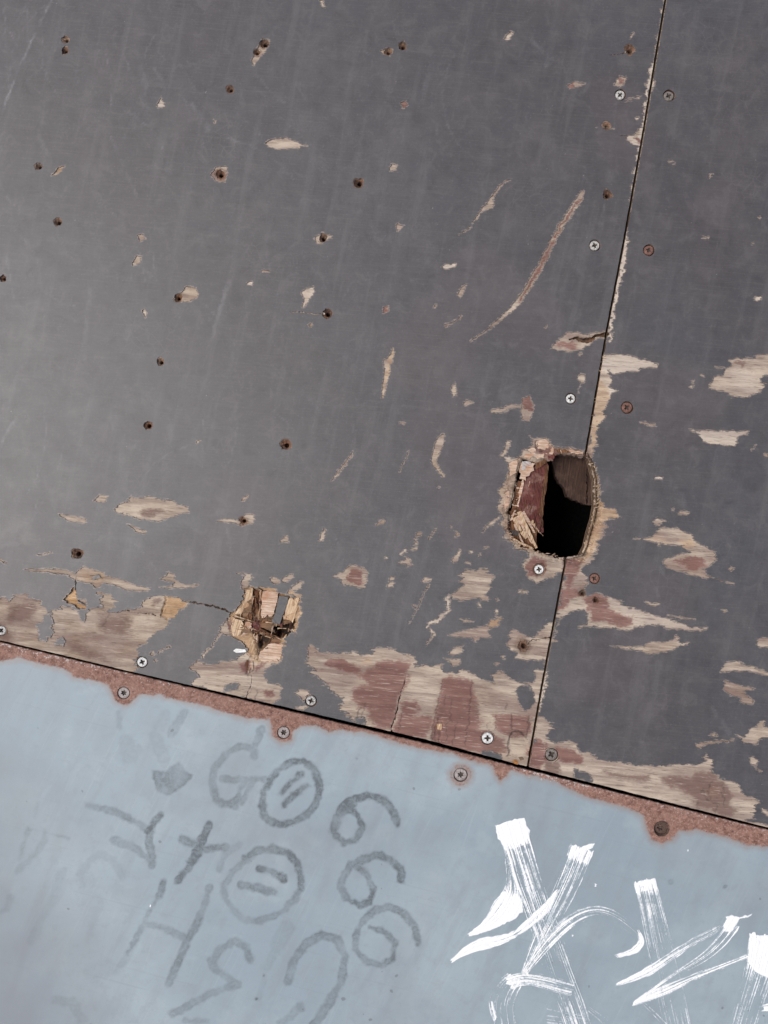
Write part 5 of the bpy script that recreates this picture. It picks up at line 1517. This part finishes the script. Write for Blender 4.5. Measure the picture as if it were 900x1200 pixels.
stroke(I1('755,1031,26 762,1060,27 770,1095,30 778,1130,32 788,1170,34 796,1210,34'), [(0, 1.2), (.04, 1.0), (.1, .56), (.3, .43), (.5, .33), (.62, .2), (.75, .33), (1, .3)], 171, .65, None, blob=I1('743,1034 756,1030 768,1029 768,1034 762,1036 756,1040 750,1037 745,1039'))
stroke(I1('721,1154,3 740,1147,8 762,1137,11 785,1121,10 812,1103,8 838,1090,8 846,1084,4'), [(0, .9), (.4, .82), (.6, .7), (1, .62)], 181, .9, None)
stroke(I1('860,1082,16 848,1100,15 830,1118,12 808,1132,9 785,1146,8 765,1160,8 742,1177,4'), [(0, .7), (.2, .52), (.5, .55), (.7, .62), (1, .9)], 191, .8, None, blob=I1('847,1085 851,1074 858,1072 866,1074 882,1070 880,1073 867,1077 863,1084 858,1091 850,1092'))
stroke(I1('741,1177,4 758,1168,12 780,1160,12 805,1148,8 840,1134,7 878,1119,5'), [(0, 1.1), (.25, .9), (.45, .78), (.8, .72), (1, .75)], 201, .7)
stroke(I1('900,1096,44 897,1115,42 890,1140,36 880,1170,32 868,1210,30'), [(0, 1.2), (.25, 1.0), (.36, .62), (.48, .38), (.8, .34), (1, .3)], 211, .6, None, blob=I1('879,1102 890,1097 906,1094 918,1094 918,1140 905,1148 892,1143 884,1138 877,1128'))
stroke(I1('893,1181,8 900,1180,10 912,1180,10'), [(0, 1), (1, 1)], 221, .5)
stroke(I1('692,1180,12 708,1192,14 725,1206,14'), [(0, .36), (.5, .40), (1, .36)], 231, .6)
stroke(I1('754,1175,3 770,1190,5 785,1206,6'), [(0, .6), (1, .5)], 241, .6)
stroke(I1('640,1195,40 690,1200,30'), [(0, .3), (1, .35)], 251, .35)
for x, y, r, lb in [(698, 1037, 1.9, 0), (176.5, 1061, 1.4, 0), (806, 996, 1.0, 0), (671, 1096, 1.4, 0)]:
    stroke([(x - r * .7, y, r * 2), (x + r * .7, y + .3, r * 1.7)], [(0, 1.2), (1, 1.2)], 300 + int(x), .5, ragged=.2)

# ------------------------------------------------------------------ screws
def head_meshes(kind, cross_w, cross_l, lobes):
    n = 44
    a = np.linspace(-1.12, 1.12, n)
    X, Y = np.meshgrid(a, a)
    R = np.hypot(X, Y); A = np.arctan2(Y, X)
    if lobes:   # six-lobed drive
        cr = (.42 + .09 * np.cos(6 * A)) - R
    else:       # cross drive, arms narrowing outwards
        def arm(u, v): return np.minimum(cross_w * (1.25 - .55 * np.abs(u) / cross_l) - np.abs(v), cross_l - np.abs(u))
        cr = np.maximum(np.maximum(arm(X, Y), arm(Y, X)), .3 - R)
    F = np.minimum(1 - R, -cr)
    P, q, t, seg = contour(F.astype(np.float32), -1.12, -1.12, a[1] - a[0])
    r = np.hypot(P[:, 0], P[:, 1])
    z = -.05 - .16 * np.clip((r - .84) / .16, 0, 1) ** 2 + .03 * np.cos(r * 3) + .03 * (vnoise(P[:, 0] * 6 + 9, P[:, 1] * 6 + 9, 80) - .5)
    P, z, q, t = add_walls(P, z, q, t, seg, .45)
    head = to_mesh('head', np.stack([P[:, 0], -P[:, 1], z], 1), q, t, {'zinc': M_ZINC, 'dull': M_DULL, 'rust': M_RUST, 'steel': M_STAIN, 'deep': M_DARKRUST}[kind])
    F2 = cr + .05
    P, q, t, seg = contour(F2.astype(np.float32), -1.12, -1.12, a[1] - a[0])
    r = np.hypot(P[:, 0], P[:, 1])
    rec = to_mesh('recess', np.stack([P[:, 0], -P[:, 1], -.30 - .45 * np.clip(1 - r / cross_l, 0, 1)], 1), q, t, M_SLOT)
    return head, rec
HEADS = {'zinc': head_meshes('zinc', .2, .55, 0), 'dull': head_meshes('dull', .21, .55, 0), 'rust': head_meshes('rust', .2, .52, 0),
         'steel': head_meshes('steel', .1, .5, 1), 'deep': head_meshes('deep', .1, .5, 1)}
for x, y, r, k, snk, turn, lab in SCREWS:
    s = thing('screw', lab, 'screw', ((x - CX) * S, -(y - CY) * S, Z0 - snk * S + (ZS * S if k in ('steel', 'deep') else 0)), 'screws in the ramp')
    s.rotation_euler = (random.uniform(-.05, .05), random.uniform(-.05, .05), turn * 1.57)
    s.scale = (r * S, r * S, r * S)
    for nm, me in zip(('head', 'recess'), HEADS[k]):
        obj(nm, me, s)
# countersinks in the plate
for x, y, r, k, *_ in SCREWS[-4:]:
    bm = bmesh.new()
    rings = []
    prof = [(r + 1.1, ZS - .25), (r + .2, ZS - 1.2), (r - .6, ZS - 3), (r * .7, ZS - 9)] if k == 'deep' else [(r + 1.0, ZS - .25), (r + .55, ZS - 1.6), (r * .8, ZS - 3.2)]
    for rr, zz in prof:
        rings.append([bm.verts.new(((x + rr * math.cos(a * .1963) - CX) * S, -(y + rr * math.sin(a * .1963) - CY) * S, zz * S)) for a in range(32)])
    for a, b in zip(rings[:-1], rings[1:]):
        for i in range(32):
            bm.faces.new([a[i], a[(i + 1) % 32], b[(i + 1) % 32], b[i]])
    bm.faces.new(rings[-1])
    bmesh.ops.recalc_face_normals(bm, faces=bm.faces[:])
    me = bpy.data.meshes.new('countersink'); bm.to_mesh(me); bm.free(); me.materials.append(M_SLOT if k != 'deep' else M_DARKRUST)
    obj('countersink', me, steel)

# ------------------------------------------------------------------ small litter
def flake(name, pts, z, mat, label, cat, curl=1.0):
    cx = sum(p[0] for p in pts) / len(pts); cy = sum(p[1] for p in pts) / len(pts)
    bm = bmesh.new()
    top = [bm.verts.new(((x - cx) * S, -(y - cy) * S, (z + random.uniform(.2, 1) * curl) * S)) for x, y in pts]
    bot = [bm.verts.new((v.co.x, v.co.y, v.co.z - .5 * S)) for v in top]
    c = bm.verts.new((0, 0, z * S)); d = bm.verts.new((0, 0, (z - .5) * S))
    for k in range(len(pts)):
        a, b = k, (k + 1) % len(pts)
        bm.faces.new([top[a], top[b], c]); bm.faces.new([bot[b], bot[a], d]); bm.faces.new([top[b], top[a], bot[a], bot[b]])
    bmesh.ops.recalc_face_normals(bm, faces=bm.faces[:])
    me = bpy.data.meshes.new(name); bm.to_mesh(me); bm.free(); me.materials.append(mat)
    o = obj(name, me, None, ((cx - CX) * S, -(cy - CY) * S, Z0))
    o['label'] = label; o['category'] = cat
flake('paint_chip', K1('300,577 318,563 350,565 380,568 386,585 355,588 320,590'), .3, M_CHIP, 'small white chip lying on the film beside the broken place', 'chip', .4)
flake('leaf_scrap', D2('0,255 25,240 45,258 40,278 15,270'), -.5, M_LEAF, 'orange-brown leaf scrap wedged at the foot of the joint', 'leaf', .8)
flake('leaf_scrap', D2('45,225 75,222 85,240 60,250'), -1.0, M_FRAME, 'dark leaf scrap wedged beside the orange one at the foot of the joint', 'leaf', .8)
flake('wood_chip', B5('190,650 228,650 224,695 196,690'), -1.2, M_PALE, 'yellow wood chip lying in a split of the big red patch', 'chip', .5)

# ------------------------------------------------------------------ side skirts added to keep light from under the deck, and the ground
def box(bm, x0, y0, z0, x1, y1, z1):
    v = [bm.verts.new(p) for p in ((x0, y0, z0), (x1, y0, z0), (x1, y1, z0), (x0, y1, z0), (x0, y0, z1), (x1, y0, z1), (x1, y1, z1), (x0, y1, z1))]
    for f in ((0, 3, 2, 1), (4, 5, 6, 7), (0, 1, 5, 4), (1, 2, 6, 5), (2, 3, 7, 6), (3, 0, 4, 7)): bm.faces.new([v[i] for i in f])
wx0, wx1, wy0, wy1 = (XL - CX) * S, (XR - CX) * S, -(YB - CY) * S, -(YT - CY) * S
bm = bmesh.new()
ft = Z0 - 34 * S
for b in ((wx0 + .002, wy0 + .002, 0.001, wx0 + .042, wy1 - .002, ft), (wx1 - .042, wy0 + .002, 0.001, wx1 - .002, wy1 - .002, ft),
          (wx0 + .044, wy0 + .002, 0.001, wx1 - .044, wy0 + .042, ft), (wx0 + .044, wy1 - .042, 0.001, wx1 - .044, wy1 - .002, ft)):
    box(bm, *b)
me = bpy.data.meshes.new('light_block_skirt'); bm.to_mesh(me); bm.free(); me.materials.append(M_FRAME)
fr = obj('light_block_skirt', me); fr['kind'] = 'structure'  # unseen, added to close off the sides so the hole stays dark
bm = bmesh.new()
vs = [bm.verts.new(p) for p in ((-400, -400, 0), (400, -400, 0), (400, 400, 0), (-400, 400, 0))]
bm.faces.new(vs)
me = bpy.data.meshes.new('ground'); bm.to_mesh(me); bm.free(); me.materials.append(M_GROUND)
gr = obj('ground', me); gr['kind'] = 'structure'
